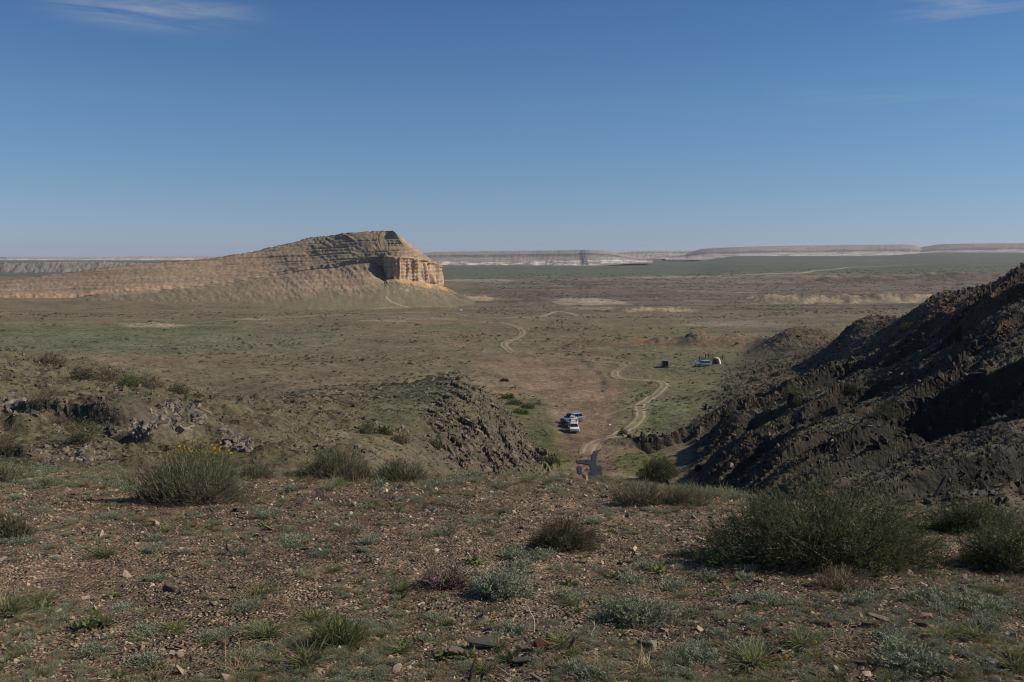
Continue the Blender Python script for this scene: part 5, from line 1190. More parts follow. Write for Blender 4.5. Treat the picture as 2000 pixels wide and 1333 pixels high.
# more sage tufts, alike
N_ = 0
pxs = np.concatenate([rg.uniform(0, 270, 60), rg.uniform(0, 2000, 840)]); pys = np.concatenate([rg.uniform(925, 955, 60), 925+408*rg.rand(840)**0.8])
g_ = fbm(pxs/160., pys/60., 3, 91); dens = 0.22+0.9*sstep(0.0, 0.4, g_)+0.5*sstep(900, 1400, pxs)*sstep(1050, 1150, pys)+0.5*(1-sstep(925, 965, pys))
keep = ((rg.rand(900) < dens) | (np.arange(900) < 60)) & ~((pxs > 1380) & (pys < 1110) & (pxs < 1850)); pxs, pys = pxs[keep][:235], pys[keep][:235]
for p in hits(pxs, pys, dmax=40):
    k = ['sage', 'sage', 'sage', 'grass', 'forb', 'dry'][rg.randint(6)]; s_ = rg.uniform(.07, .2)
    nm, lab, cat = {'sage': ('sage_tuft', 'low grey green sage tuft scattered on the stony knoll', 'sage'), 'grass': ('grass_clump', 'fine green grass clump scattered on the stony knoll', 'grass clump'),
        'dry': ('dry_grass_clump', 'straw coloured grass clump scattered on the stony knoll', 'grass clump'), 'forb': ('small_plant', 'small broad leaved green plant scattered on the knoll', 'small plant')}[k]
    obj(nm, TUFT[k][rg.randint(4)], None, tuple(p), (0, 0, rg.uniform(0, 6.28)), (s_*1.2, s_*1.2, s_*.8), label=lab, cat=cat, group=lab.split(' scattered')[0]+'s')
# ground cover: countless sprigs, dry stalks and tiny tufts
N_ = 48000
d = 4.3*np.exp(rg.rand(N_)*math.log(20/4.3)); px = rg.uniform(-60, 2060, N_); x = d*(px-1000)/F; y = d
g_ = fbm(x/1.1, y/1.1, 3, 95)+0.5*gnoise(x/3., y/3., 96)
dens = 0.035+0.34*sstep(0.0, 0.5, g_)+0.35*sstep(13, 16, d)+0.25*sstep(0.05, 0.4, x/d)+0.3*(1-sstep(5.5, 7.5, d))*sstep(-0.3, 0.2, g_)
m = rg.rand(N_) < dens; x, y, d = x[m], y[m], d[m]; z = H(x, y); n = len(x)
s_ = (0.022+0.06*rg.rand(n)**1.6)*np.clip(d/9, 0.8, 1.6)
cov = TUFT['sage'][:2]+TUFT['dry'][:3]+TUFT['grass'][:2]+TUFT['forb'][:2]
pick = rg.choice(9, n, p=[.16,.16,.19,.17,.14,.06,.06,.03,.03])
scatter('ground_cover', cov, np.stack([x, y, z], -1), np.stack([rg.normal(0, .15, n), rg.normal(0, .15, n), rg.uniform(0, 6.28, n)], -1), np.stack([s_*1.3, s_*1.3, s_], -1), pick, 'sparse dry grass and tiny herbs between the stones')
# taller straw and sage along the rim
N_ = 900
d = rg.uniform(12.6, 18.5, N_); px = rg.uniform(-60, 2060, N_); x = d*(px-1000)/F; y = d; g_ = fbm(x/1.6, y/1.6, 3, 99)
m = rg.rand(N_) < np.clip(0.35+1.2*g_, 0.08, 1); x, y, d = x[m], y[m], d[m]; z = H(x, y); n = len(x); s_ = rg.uniform(.10, .26, n)
scatter('rim_herbs', TUFT['sage'][:3]+TUFT['dry'][:3]+TUFT['grass'][:2], np.stack([x, y, z], -1), np.stack([0*s_, 0*s_, rg.uniform(0, 6.28, n)], -1), np.stack([s_*1.2, s_*1.2, s_], -1), rg.choice(8, n, p=[.13,.13,.12,.17,.17,.16,.06,.06]), 'straw and sage growing thickly along the rim of the knoll')
# twigs and litter
tw, tf, _ = tubes(rg, np.zeros((1, 3)), np.array([[1.0, 0, 0.05]]), 1.0, 0.02, 0.05, 3, 3)
twm = [mesh_np('twig', tw, tf, False, [M_dead]), mesh_np('twig', tw, tf, False, [M_twig])]
N_ = 5000; d = 4.3*np.exp(rg.rand(N_)*math.log(16/4.3)); px = rg.uniform(-60, 2060, N_); x = d*(px-1000)/F; y = d; z = H(x, y); s_ = rg.uniform(.03, .13, N_)
scatter('twig_litter', twm, np.stack([x, y, z+0.004], -1), np.stack([rg.normal(0, .1, N_), rg.normal(0, .25, N_), rg.uniform(0, 6.28, N_)], -1), np.stack([s_]*3, -1), (rg.rand(N_) < .7).astype(int), 'thin dead twigs littering the gravel')
# steppe shrubs: nearest 290 singly, the rest as one mass
def steppe_points(N_, d0, d1, seed):
    rg = np.random.RandomState(seed)
    d = d0*np.exp(rg.rand(N_)*math.log(d1/d0)); px = rg.uniform(-30, 2030, N_); x = d*(px-1000)/F; y = d
    g_ = fbm(x/45., y/45., 3, 61)+0.5*gnoise(x/9., y/9., 62)
    dens = 0.10+0.8*sstep(-0.05, 0.5, g_)
    wd_, t, _ = poly_dist(x, y, WASHP); ww = np.interp(t, np.linspace(0, 1, len(WASHW)), WASHW)
    dens *= 0.06+0.94*sstep(0.9, 1.3, wd_/ww)
    return x, y, d, px, dens, rg
x, y, d, px, dens, rg = steppe_points(3200, 180, 640, 5)
Rm, LC = rock_masks(x, y); dens *= (1-0.5*Rm)
m = (rg.rand(len(x)) < dens*0.45); x, y, d = x[m], y[m], d[m]; z = H(x, y)
x, y, d, z = (q_[~((x/y*F+1000 > 1560-0.5*(d-230)) & (d > 200) & (x > 0))] for q_ in (x, y, d, z))
s_ = rg.uniform(0.5, 1.7, len(x))**1.3*np.clip(d/260, 0.8, 1.7)
o_ = np.argsort(-(s_/d))[:285]
for i in o_:
    obj('steppe_shrub', FS[rg.randint(3)], None, (x[i], y[i], z[i]-0.03), (0, 0, rg.uniform(0, 6.28)), (s_[i], s_[i], s_[i]*rg.uniform(.6, .95)), label='low dark shrub dotted over the open steppe of the middle distance', cat='shrub', group='low dark shrubs dotted over the steppe')
x, y, d, px, dens, rg = steppe_points(190000, 26, 760, 6)
Rm, LC = rock_masks(x, y)
dens = np.where(d < 175, 0.30+dens*0.5, dens*0.8); dens *= np.where(d > 230, 1+0.8*Rm, 1-0.35*Rm)
dens *= np.where((d < 60) & (px > 700), 0.3, 1)
m = rg.rand(len(x)) < dens*0.62; x, y, d, px, Rm = x[m], y[m], d[m], px[m], Rm[m]; z = H(x, y); n = len(x)
s_ = (0.18+0.5*rg.rand(n)**2.2)*np.clip(d/110, 0.5, 2.4)
kind_ = rg.rand(n); dark_ = kind_ < np.where(d > 180, 0.62, 0.34)
pick = np.where(dark_, rg.randint(0, 3, n), np.where(kind_ < 0.55, rg.randint(3, 5, n), rg.randint(5, 8, n)))
pick = np.where((pick < 5) & (pick > 2) & (fbm(x/30., y/30., 2, 64) < 0.05), rg.randint(5, 8, n), pick)
scatter('steppe_scrub', FS, np.stack([x, y, z-0.02], -1), np.stack([0*s_, 0*s_, rg.uniform(0, 6.28, n)], -1), np.stack([s_, s_, s_*rg.uniform(.4, .8, n)], -1), pick, 'countless small tussocks and scrub over slopes and steppe')
x, y, d, px, dens, rg = steppe_points(26000, 600, 1900, 9)
g_ = ridged(x/150., y/60., 3, 67)+0.4*gnoise(x/30., y/30., 62)
m = (rg.rand(len(x)) < 0.05+0.8*sstep(0.9, 1.5, g_)) & ~((px < 930) & (d > 640)); x, y, d = x[m], y[m], d[m]; z = H(x, y); n = len(x); s_ = rg.uniform(1.0, 3.4, n)*np.clip(d/1000, .7, 1.4)
scatter('far_scrub', FS, np.stack([x, y, z-0.05], -1), np.stack([0*s_, 0*s_, rg.uniform(0, 6.28, n)], -1), np.stack([s_*1.5, s_, s_*rg.uniform(.25, .5, n)], -1), rg.randint(0, 3, n), 'dark scrub lines on the far flats')
# flowers
def flower(px, py, label, m, s_=0.016):
    rg = np.random.RandomState(int(px)); p = hit(px, py+14, dmax=40)
    root = empty('flower', p, label=label, cat='flower')
    sv, sf, C_ = tubes(rg, np.zeros((1, 3)), np.array([[0.05, 0, 1.0]]), 0.09, 0.002, 0, 3, 4); obj('stem', mesh_np('stem', sv, sf, False, [M_grass]), root)
    n = 16; v, f = leaves(rg, np.tile(C_[0, -1], (n, 1)), rg.randn(n, 3)+[0, 0, 0.7], s_, s_*.5); obj('petals', mesh_np('petals', v, f, False, [m]), root)
flower(847, 1143, 'magenta flower in the tangled dead shrub', M_pur, 0.022); flower(86, 1163, 'lilac flower at the left edge', M_pur); flower(718, 1026, 'small lilac flower beyond the sage', M_pur, .014)
flower(692, 1122, 'pale lilac flower over the rosette', mat('lilac_petal', (0.5,0.4,0.5), 0.6), .018); flower(567, 1296, 'pink flower in the bottom left grass', M_pur, .013)
for k, (px, py) in enumerate([(958,1220),(1535,1300),(1590,1270)]): flower(px, py, ['yellow flowers beside the loose sage', 'yellow flower in the lower right grass', 'yellow flower right of the lower right grass'][k], M_yel, .012)
# bleached dead sticks
for k, (px, py, L_, a, lab) in enumerate([(1042,1235,.16,1.9,'bleached forked stick right of the large dark slab'),(1140,1245,.12,1.2,'bleached twig standing among the dark shards'),(1160,1238,.07,.4,'short white bone like stick by the shards'),(187,1195,.10,2.2,'bleached stick in the left grass'),(1380,1290,.10,1.0,'curled bleached root at the lower right')]):
    rgk = np.random.RandomState(k); p = hit(px, py, dmax=40); root = empty('dead_stick', p, (0, 0, 0), label=lab, cat='stick')
    D = np.array([[math.cos(a), 0.2, math.sin(a)*0.6]]); sv, sf, C_ = tubes(rgk, np.zeros((1, 3)), D, L_, .008, 0, 6, 5); obj('branch', mesh_np('branch', sv, sf, True, [M_dead]), root)
    sv, sf, _ = tubes(rgk, C_[0, 3:5], np.array([[.4, .1, .6], [-.3, 0, .5]]), L_*.45, .004, 0, 3, 4); obj('side_twigs', mesh_np('side_twigs', sv, sf, True, [M_dead]), root, kind='stuff')
# ------------------------------------------------------------------ vehicles
def paint(name, c, rough=0.3): return mat(name, c, rough, 0.5, 0.06, 1.5, coat=0.4)
M_white = paint('white_paint', (0.74, 0.74, 0.72)); M_blue = paint('blue_grey_paint', (0.13, 0.165, 0.22)); M_silver = paint('silver_blue_paint', (0.30, 0.37, 0.43)); M_vang = paint('grey_violet_paint', (0.15, 0.16, 0.22))
M_glass = mat('car_glass', (0.012, 0.014, 0.017), 0.08, 0.5, 0, 1); M_tyre = mat('tyre', (0.02, 0.02, 0.02), 0.85, 0.2, 0, 1); M_rim = mat('rim', (0.35, 0.35, 0.36), 0.35, 0.5, 0, 1, metal=0.6)
M_trim = mat('black_trim', (0.025, 0.025, 0.027), 0.6, 0.3, 0, 1); M_lamp = mat('lamp_glass', (0.55, 0.57, 0.6), 0.15, 0.6, 0, 1); M_red = mat('tail_lamp', (0.35, 0.02, 0.02), 0.3, 0.5, 0, 1)
M_cream = mat('cream_box', (0.66, 0.62, 0.46), 0.6, 0.3, 0.1, 3); M_shade = mat('sun_shade', (0.75, 0.75, 0.72), 0.5, 0.3, 0, 1); M_plate = mat('number_plate', (0.65, 0.65, 0.62), 0.5, 0.3, 0, 1)
def prism(outline, w, wt=None, bev=0.05, z0=None):
    """side outline (x,z) swept across the width; wt narrows the top edge"""
    bm = bmesh.new(); zs = [z for _, z in outline]; lo, hi = min(zs), max(zs); L_ = []
    for sgn in (1, -1):
        L_.append([bm.verts.new((x, sgn*(w if wt is None else lerp(w, wt, (z-lo)/(hi-lo)))/2, z)) for x, z in outline])
    n = len(outline)
    bm.faces.new(L_[0]); bm.faces.new(L_[1][::-1])
    for i in range(n): bm.faces.new([L_[0][i], L_[1][i], L_[1][(i+1) % n], L_[0][(i+1) % n]])
    bmesh.ops.recalc_face_normals(bm, faces=bm.faces[:])
    if bev: bmesh.ops.bevel(bm, geom=bm.edges[:], offset=bev, segments=2, affect='EDGES', profile=0.6)
    return bm
def done(bm, name, m, parent, smooth=False, loc=None, rot=None, **kw):
    me = bpy.data.meshes.new(name); bm.to_mesh(me); bm.free(); me.materials.append(m)
    if smooth: me.polygons.foreach_set('use_smooth', [True]*len(me.polygons))
    return obj(name, me, parent, loc, rot, **kw)
def boxm(x0, x1, y0, y1, z0, z1, bev=0.0):
    bm = bmesh.new(); bmesh.ops.create_cube(bm, size=1)
    for v in bm.verts: v.co = Vector((lerp(x0, x1, v.co.x+.5), lerp(y0, y1, v.co.y+.5), lerp(z0, z1, v.co.z+.5)))
    if bev: bmesh.ops.bevel(bm, geom=bm.edges[:], offset=bev, segments=2, affect='EDGES')
    return bm
def quadm(pts, thick=0.012):
    """thin panel with the given corners"""
    bm = bmesh.new(); vs_ = [bm.verts.new(p) for p in pts]; f = bm.faces.new(vs_); f.normal_update(); n = f.normal.copy()
    r = bmesh.ops.extrude_face_region(bm, geom=[f]); bmesh.ops.translate(bm, verts=[v for v in r['geom'] if isinstance(v, bmesh.types.BMVert)], vec=n*thick)
    bmesh.ops.recalc_face_normals(bm, faces=bm.faces[:]); return bm
def wheelm(r, w, rr):
    bm = bmesh.new(); prof = [(rr, w*.42), (r*.93, w*.5), (r, w*.35), (r, -w*.35), (r*.93, -w*.5), (rr, -w*.42)]; n = 20
    rings = [[bm.verts.new((p*math.cos(a), q, p*math.sin(a))) for p, q in prof] for a in [i*2*math.pi/n for i in range(n)]]
    for i in range(n):
        for j in range(len(prof)-1): bm.faces.new([rings[i][j], rings[(i+1) % n][j], rings[(i+1) % n][j+1], rings[i][j+1]])
    bmesh.ops.recalc_face_normals(bm, faces=bm.faces[:]); return bm
def rimm(rr, w):
    bm = bmesh.new(); n = 20; c = bm.verts.new((0, w*.30, 0)); ring = [bm.verts.new((rr*math.cos(i*2*math.pi/n), w*.42*(1 if i % 4 < 3 else .4), rr*math.sin(i*2*math.pi/n))) for i in range(n)]
    for i in range(n): bm.faces.new([c, ring[i], ring[(i+1) % n]])
    c2 = bm.verts.new((0, -w*.30, 0)); ring2 = [bm.verts.new((rr*math.cos(i*2*math.pi/n), -w*.42, rr*math.sin(i*2*math.pi/n))) for i in range(n)]
    for i in range(n): bm.faces.new([c2, ring2[(i+1) % n], ring2[i]])
    return bm
def car(px, py, heading, label, m, name='parked_car', cat='car', L=4.85, Wd=1.92, Ht=1.86, van=False, dmin=100, rack=False, cargo=False, shade=False, hatch=False, group=None, centre=None):
    p = hit(px, py, dmin=dmin) if centre is None else centre
    root = empty(name, p, (0, 0, heading), label=label, cat=cat, group=group)
    h = L/2; gz = 0.28; belt = 1.12 if not van else 1.15
    if van: out = [(-h, gz+.1), (-h+.1, gz), (h-.15, gz), (h, gz+.15), (h-.02, .75), (h-.25, .98), (h-.75, belt), (-h+.02, belt)]
    else: out = [(-h, gz+.18), (-h+.12, gz+.02), (h-.15, gz), (h, gz+.16), (h-.01, .80), (h-.12, .98), (h-1.15, 1.10), (h-1.3, belt), (-h+.03, belt)]
    done(prism(out, Wd, Wd*.965, 0.07), 'body', m, root, True)
    # cabin
    xf, xr = (h-.72, -h+.04) if van else (h-1.22, -h+.10); tf, tr = (xf-.75, xr+.22) if van else (xf-.72, xr+.42)
    cab = prism([(xr, belt-.04), (xf, belt-.04), (tf, Ht-.04), (tf-.4, Ht), (tr+.3, Ht), (tr, Ht-.05)], Wd*.945, Wd*.76, 0.05); done(cab, 'cabin', m, root, True)
    def yb(z): return lerp(Wd*.945, Wd*.76, (z-belt+.04)/(Ht-belt+.04))/2+.008
    zb, zt = belt+.04, Ht-.16
    def xat(a, b, z): return lerp(a, b, (z-belt+.04)/(Ht-belt+.04))
    # front and rear glass
    def glass(nm, side, y0, mm=M_glass):
        a, b = (xf, tf) if side > 0 else (xr, tr)
        q = [(xat(a, b, zb)+.012*side, y0*-1*yb(zb)*.90, zb), (xat(a, b, zb)+.012*side, y0*yb(zb)*.90, zb), (xat(a, b, zt+.04)+.012*side, y0*yb(zt+.04)*.90, zt+.04), (xat(a, b, zt+.04)+.012*side, -y0*yb(zt+.04)*.90, zt+.04)]
        return done(quadm(q if side > 0 else q[::-1]), nm, mm, root)
    ws = glass('windscreen', 1, 1)
    if not hatch: glass('rear_window', -1, 1)
    if shade:
        z1, z2 = zb+.10, zt-.10
        q = [(xat(xf, tf, z1)+.035, -yb(z1)*.62, z1), (xat(xf, tf, z1)+.035, yb(z1)*.62, z1), (xat(xf, tf, z2)+.035, yb(z2)*.55, z2), (xat(xf, tf, z2)+.035, -yb(z2)*.55, z2)]
        done(quadm(q), 'sun_shade', M_shade, root)
    # side windows
    n = 3
    xs0, xs1 = xat(xr, tr, (zb+zt)/2)+.12, xat(xf, tf, (zb+zt)/2)-.12
    cuts = np.linspace(xs0, xs1, n+1)
    for k in range(n):
        a, b = cuts[k]+.035, cuts[k+1]-.035
        sa = -.10 if k == 0 else 0; sb = .22 if k == n-1 else 0
        for sy in (1, -1):
            q = [(a+sa, sy*yb(zb), zb), (b+sb, sy*yb(zb), zb), (b-sb*.7, sy*yb(zt), zt), (a-sa, sy*yb(zt), zt)]
            done(quadm(q if sy < 0 else q[::-1]), 'side_window', M_glass, root)
    # wheels, arches
    rw = .39; wx = (h-.93, -h+.98)
    for x in wx:
        for sy in (1, -1):
            w_ = done(wheelm(rw, .25, .24), 'wheel', M_tyre, root, True, (x, sy*(Wd/2-.14), rw)); done(rimm(.24, .25), 'rim', M_rim, w_)
            bm = bmesh.new(); nn = 14; a0 = [math.pi*i/nn for i in range(nn+1)]
            o1 = [bm.verts.new((x+(rw+.09)*math.cos(t), sy*(Wd/2+.006), rw-.02+(rw+.09)*math.sin(t))) for t in a0]; o2 = [bm.verts.new((x+(rw+.01)*math.cos(t), sy*(Wd/2+.006), rw-.02+(rw+.01)*math.sin(t))) for t in a0]
            for i in range(nn): bm.faces.new([o1[i], o1[i+1], o2[i+1], o2[i]])
            r = bmesh.ops.extrude_face_region(bm, geom=bm.faces[:]); bmesh.ops.translate(bm, verts=[v for v in r['geom'] if isinstance(v, bmesh.types.BMVert)], vec=(0, -sy*.2, 0))
            bmesh.ops.recalc_face_normals(bm, faces=bm.faces[:]); done(bm, 'wheel_arch', M_trim, root)
    # face
    done(boxm(h-.06, h+.015, -.42, .42, .66, .86, .01), 'grille', M_trim, root)
    done(boxm(h-.10, h+.035, -.62, .62, .36, .47, .015), 'lower_grille', M_trim, root)
    done(boxm(h-.02, h+.05, -.26, .26, .50, .60), 'number_plate', M_plate, root)
    for sy in (1, -1):
        done(boxm(h-.16, h+.01, sy*.50, sy*.86, .74, .90, .02), 'headlight', M_lamp, root)
        done(boxm(h-.16, h+.03, sy*.66, sy*.82, .40, .50, .015), 'fog_lamp', M_trim, root)
        done(boxm(-h-.01, -h+.1, sy*.72, sy*.90, .82, 1.08, .015), 'tail_light', M_red, root)
        done(boxm(xf-.32, xf-.12, sy*(Wd/2-.02), sy*(Wd/2+.20), 1.10, 1.27, .03), 'mirror', m, root)
    done(boxm(-h-.04, -h+.1, -Wd*.46, Wd*.46, .36, .58, .03), 'rear_bumper', m, root)
    if rack or cargo:
        for sy in (1, -1): done(boxm(tr+.3, tf-.35, sy*.60-.02, sy*.60+.02, Ht+.02, Ht+.07), 'roof_rail', M_trim, root)
        for x in (tr+.5, (tr+tf)/2, tf-.55): done(boxm(x-.03, x+.03, -.62, .62, Ht+.06, Ht+.09), 'crossbar', M_trim, root)
    if cargo:
        obj_ = []
        for (x0, x1, y0, y1, z1) in ((-.9, .35, -.58, .02, .34), (-.8, .25, .10, .40, .30)):
            done(boxm(x0, x1, y0, y1, Ht+.095, Ht+z1, .03), 'roof_box', M_cream, root)
    if hatch:
        # raised tailgate over a black panel that paints in the boot's shaded inside
        done(boxm(-h-.015, -h+.06, -.78, .78, .52, Ht-.14), 'boot_shade_panel', M_trim, root)
        done(quadm([(-h+.05, -.85, Ht-.02), (-h+.05, .85, Ht-.02), (-h-.95, .80, Ht+.12), (-h-.95, -.80, Ht+.12)], .05), 'tailgate', m, root)
        done(quadm([(-h-.12, -.62, Ht-.035), (-h-.12, .62, Ht-.035), (-h-.75, .58, Ht+.06), (-h-.75, -.58, Ht+.06)][::-1], .01), 'tailgate_window', M_glass, root)
        for sy in (1, -1): done(boxm(-h-.01, -h+.07, sy*.80, sy*.95, .5, Ht-.12, .02), 'rear_pillar', m, root)
    return root
def at_px(px, d):
    x = d*(px-1000)/F*1.0; k = 1/(math.cos(TH)-math.sin(TH)*(-36/ d)) if False else 1
    a, _ = ray(px, 845 if d < 230 else 708); x = a*d
    return (x, d, float(H(np.array([x]), np.array([d]))[0]))
PI = math.pi
def base_d(py): return hit(1115, py, dmin=120)[1]
dA = base_d(847.5)
c1 = at_px(1120.5, dA+2.4); c2 = at_px(1119.5, dA+2.4+5.6); c3 = at_px(1117, dA+2.4+10.2)
car(0, 0, -PI/2+0.04, 'white off road car nearest the puddle, facing the camera', M_white, centre=c1, rack=True)
car(0, 0, -PI/2-0.03, 'white off road car with cream boxes on its roof, parked between the other two', M_white, centre=c2, cargo=True, shade=True)
car(0, 0, -PI+0.62, 'blue grey off road car parked slanting behind the two white ones', M_blue, centre=c3, L=5.1, Wd=2.0, Ht=1.95)
cv = hit(1300, 718.5, dmin=200); car(0, 0, PI/2-0.05, 'grey violet van with its tailgate raised, standing alone left of the camp', M_vang, name='parked_van', cat='van', van=True, L=4.6, Wd=1.95, Ht=2.15, hatch=True, centre=(cv[0], cv[1]+2.3, float(H(np.array([cv[0]]), np.array([cv[1]+2.3]))[0])))
cs = hit(1374.5, 716.5, dmin=200); car(0, 0, PI+0.12, 'silver blue car parked side on in front of the tent', M_silver, centre=(cs[0], cs[1]+0.9, float(H(np.array([cs[0]]), np.array([cs[1]+0.9]))[0])), L=4.9)
# ------------------------------------------------------------------ tent
def tent(px, py):
    p = hit(px, py, dmin=200); root = empty('dome_tent', (p[0], p[1]+1.2, p[2]), (0, 0, 0.35), label='brown dome tent with a white band, people standing beside it', cat='tent')
    Mb = mat('brown_cloth', (0.15, 0.085, 0.06), 0.85, 0.2, 0.15, 2); Mw = mat('white_cloth', (0.72, 0.69, 0.60), 0.8, 0.2, 0.05, 2)
    nu, nv = 24, 9; R_ = 1.55; Hh = 2.0
    def P(u, v, k=1.0):
        a = u*2*PI; fac = 1-0.10*abs(math.sin(a*2)); ph = v*PI/2
        return (R_*fac*k*math.cos(a)*math.cos(ph)**.85, R_*fac*k*math.sin(a)*math.cos(ph)**.85, Hh*k*math.sin(ph))
    V = [P(i/nu, j/(nv-1)*0.985) for j in range(nv) for i in range(nu)]
    obj('tent_body', mesh_np('tent_body', V, grid_faces(nv, nu, True), True, [Mb]), root)
    V = []; us = np.linspace(0.78, 0.87, 5); vv_ = np.linspace(0, 0.96, 9)
    for v in vv_:
        for u in us: V.append(P(u, v, 1.02))
    obj('white_band', mesh_np('white_band', V, grid_faces(9, 5), True, [Mw]), root)
    V = [P(i/nu, v, 1.03) for v in (.70, .78, .86, .93, .99) for i in range(nu)]
    obj('rain_fly', mesh_np('rain_fly', V, grid_faces(5, nu, True), True, [Mw]), root)
    for k in range(4):
        pts = [P(k/4+.125, v, 1.015) for v in np.linspace(0, .98, 9)]; rgk = np.random.RandomState(1); Vp = []; th = np.arange(4)*PI/2
        for q in pts: Vp += [(q[0]+.02*math.cos(t), q[1]+.02*math.sin(t), q[2]) for t in th]
        obj('pole', mesh_np('pole', Vp, grid_faces(9, 4, True), False, [M_trim]), root)
tent(1401, 711.5)
# ------------------------------------------------------------------ people
M_skin = mat('skin', (0.42, 0.26, 0.18), 0.6, 0.3, 0, 1); M_hair = mat('hair', (0.02, 0.015, 0.012), 0.7, 0.3, 0, 1)
def cloth(c): return mat('cloth', c, 0.85, 0.2, 0.15, 6)
CL = {'white': cloth((.68, .66, .62)), 'dark': cloth((.022, .024, .03)), 'navy': cloth((.025, .035, .07)), 'grey': cloth((.22, .22, .23)), 'red': cloth((.3, .05, .04)), 'brown': cloth((.09, .06, .04)), 'jeans': cloth((.045, .06, .10))}
def body_mesh(pose):
    """skeleton -> one skinned body 1.75 m tall; pose: arms (L,R) as hand positions, stride, lean"""
    st_, lean, hl, hr = pose
    pts = {}; E = []; Rr = {}
    def v(k, co, r, par=None):
        pts[k] = Vector(co); Rr[k] = r
        if par: E.append((par, k))
    L = lean
    v('pel', (0, 0, .95), (.15, .115)); v('wai', (L*.15, 0, 1.10), (.135, .10), 'pel'); v('che', (L*.45, 0, 1.30), (.165, .12), 'wai'); v('shc', (L*.62, 0, 1.43), (.13, .09), 'che')
    v('nec', (L*.72, 0, 1.51), (.055, .055), 'shc'); v('chi', (L*.80+.02, 0, 1.57), (.075, .085), 'nec'); v('hea', (L*.86+.01, 0, 1.65), (.085, .10), 'chi'); v('top', (L*.88, 0, 1.72), (.065, .075), 'hea')
    v('nos', (L*.84+.105, 0, 1.625), (.018, .018), 'hea')
    for s, hnd, stp in ((1, hl, st_), (-1, hr, -st_)):
        k = 'L' if s > 0 else 'R'
        v('sh'+k, (L*.60, s*.19, 1.41), (.065, .065), 'shc'); sh = pts['sh'+k]; ha = Vector((L*.6+hnd[0], s*hnd[1], hnd[2])); mid = (sh+ha)/2
        dl = (ha-sh).length; bend = math.sqrt(max(.0, .30**2-(dl/2)**2)); el = mid+Vector((-bend, s*.03, -bend*.2))
        v('el'+k, el, (.042, .042), 'sh'+k); v('wr'+k, ha, (.028, .03), 'el'+k); v('ha'+k, ha+(ha-el).normalized()*.10, (.034, .022), 'wr'+k)
        v('hi'+k, (0, s*.095, .90), (.095, .10), 'pel'); v('kn'+k, (stp*.14+.03, s*.10, .50), (.060, .062), 'hi'+k); v('an'+k, (stp*.26-.02, s*.11, .09), (.038, .042), 'kn'+k); v('to'+k, (stp*.26+.17, s*.12, .035), (.04, .03), 'an'+k)
    keys = list(pts); me = bpy.data.meshes.new('person'); me.from_pydata([pts[k] for k in keys], [(keys.index(a), keys.index(b)) for a, b in E], [])
    o = bpy.data.objects.new('tmp', me); COL.objects.link(o)
    md_ = o.modifiers.new('s', 'SKIN'); md2 = o.modifiers.new('u', 'SUBSURF'); md2.levels = 1; md2.render_levels = 1
    for i, k in enumerate(keys):
        sv = me.skin_vertices[0].data[i]; sv.radius = Rr[k]; sv.use_root = (i == 0)
    dg = bpy.context.evaluated_depsgraph_get(); dg.update(); ev = bpy.data.meshes.new_from_object(o.evaluated_get(dg)); bpy.data.objects.remove(o)
    return ev, pts
POSES = [(0.0, .05, (.05, .24, .86), (.05, .24, .86)), (0.5, .08, (.2, .24, .95), (-.1, .24, .9)), (0.15, .15, (.38, .12, 1.12), (.34, .14, 1.08)), (1.0, .12, (.25, .22, .98), (-.22, .24, .92))]
BM = [body_mesh(p) for p in POSES]
def hair_mesh(pts, z0=1.63):
    bm = bmesh.new(); bmesh.ops.create_icosphere(bm, subdivisions=2, radius=1)
    for v in bm.verts: v.co = Vector((v.co.x*.118-.012, v.co.y*.102, v.co.z*.115+.035))
    bmesh.ops.bisect_plane(bm, geom=bm.verts[:]+bm.edges[:]+bm.faces[:], plane_co=(0.03, 0, .0), plane_no=(-.55, 0, .85), clear_inner=True)
    me = bpy.data.meshes.new('hair'); bm.to_mesh(me); bm.free(); me.materials.append(M_hair); return me
def person(px, py, heading, pose, top, legs, label, d=None, hgt=1.0):
    p = hit(px, py, dmin=200)
    if d: p = (ray(px, py)[0]*d, d, 0); p = (p[0], p[1], float(H(np.array([p[0]]), np.array([p[1]]))[0]))
    me, pts = BM[pose]; me = me.copy(); n = len(me.polygons)
    c = np.zeros(n*3, np.float32); me.polygons.foreach_get('center', c); c = c.reshape(-1, 3)
    for m in (CL[top], CL[legs], M_skin, M_tyre): me.materials.append(m)
    hand = np.zeros(n, bool)
    for k in ('haL', 'haR'): hand |= np.linalg.norm(c-np.array(pts[k]), axis=1) < .09
    mi = np.where(c[:, 2] > 1.47, 2, np.where(c[:, 2] < .09, 3, np.where((c[:, 2] < .93) & (np.abs(c[:, 1]) < .19), 1, 0))); mi[hand] = 2
    me.polygons.foreach_set('material_index', mi.astype(np.int32)); me.polygons.foreach_set('use_smooth', np.ones(n, bool)); me.update()
    o = obj('person', me, None, p, (0, 0, heading), hgt, label=label, cat='person')
    hm = hair_mesh(pts); obj('hair', hm, o, tuple(Vector(pts['hea'])))
    return o
person(1358.5, 712, -.6, 0, 'white', 'dark', 'person in a white top and dark trousers standing left of the silver blue car')
person(1366, 710, -1.2, 2, 'dark', 'dark', 'person in dark clothes bending over things behind the car bonnet', d=334)
person(1370.5, 709, 2.8, 2, 'grey', 'dark', 'person in a grey top behind the car bonnet', d=335)
person(1374.8, 708, -1.5, 0, 'white', 'jeans', 'person in a white top behind the middle of the car', d=335.5)
person(1378, 706, 2.2, 0, 'dark', 'dark', 'tall person in black standing behind the car roof', d=338, hgt=1.06)
person(1384, 707, -2.0, 1, 'dark', 'dark', 'person in black behind the rear of the car', d=338, hgt=1.04)
person(1388.5, 710, .3, 0, 'grey', 'jeans', 'person in light grey between the car and the tent', d=333)
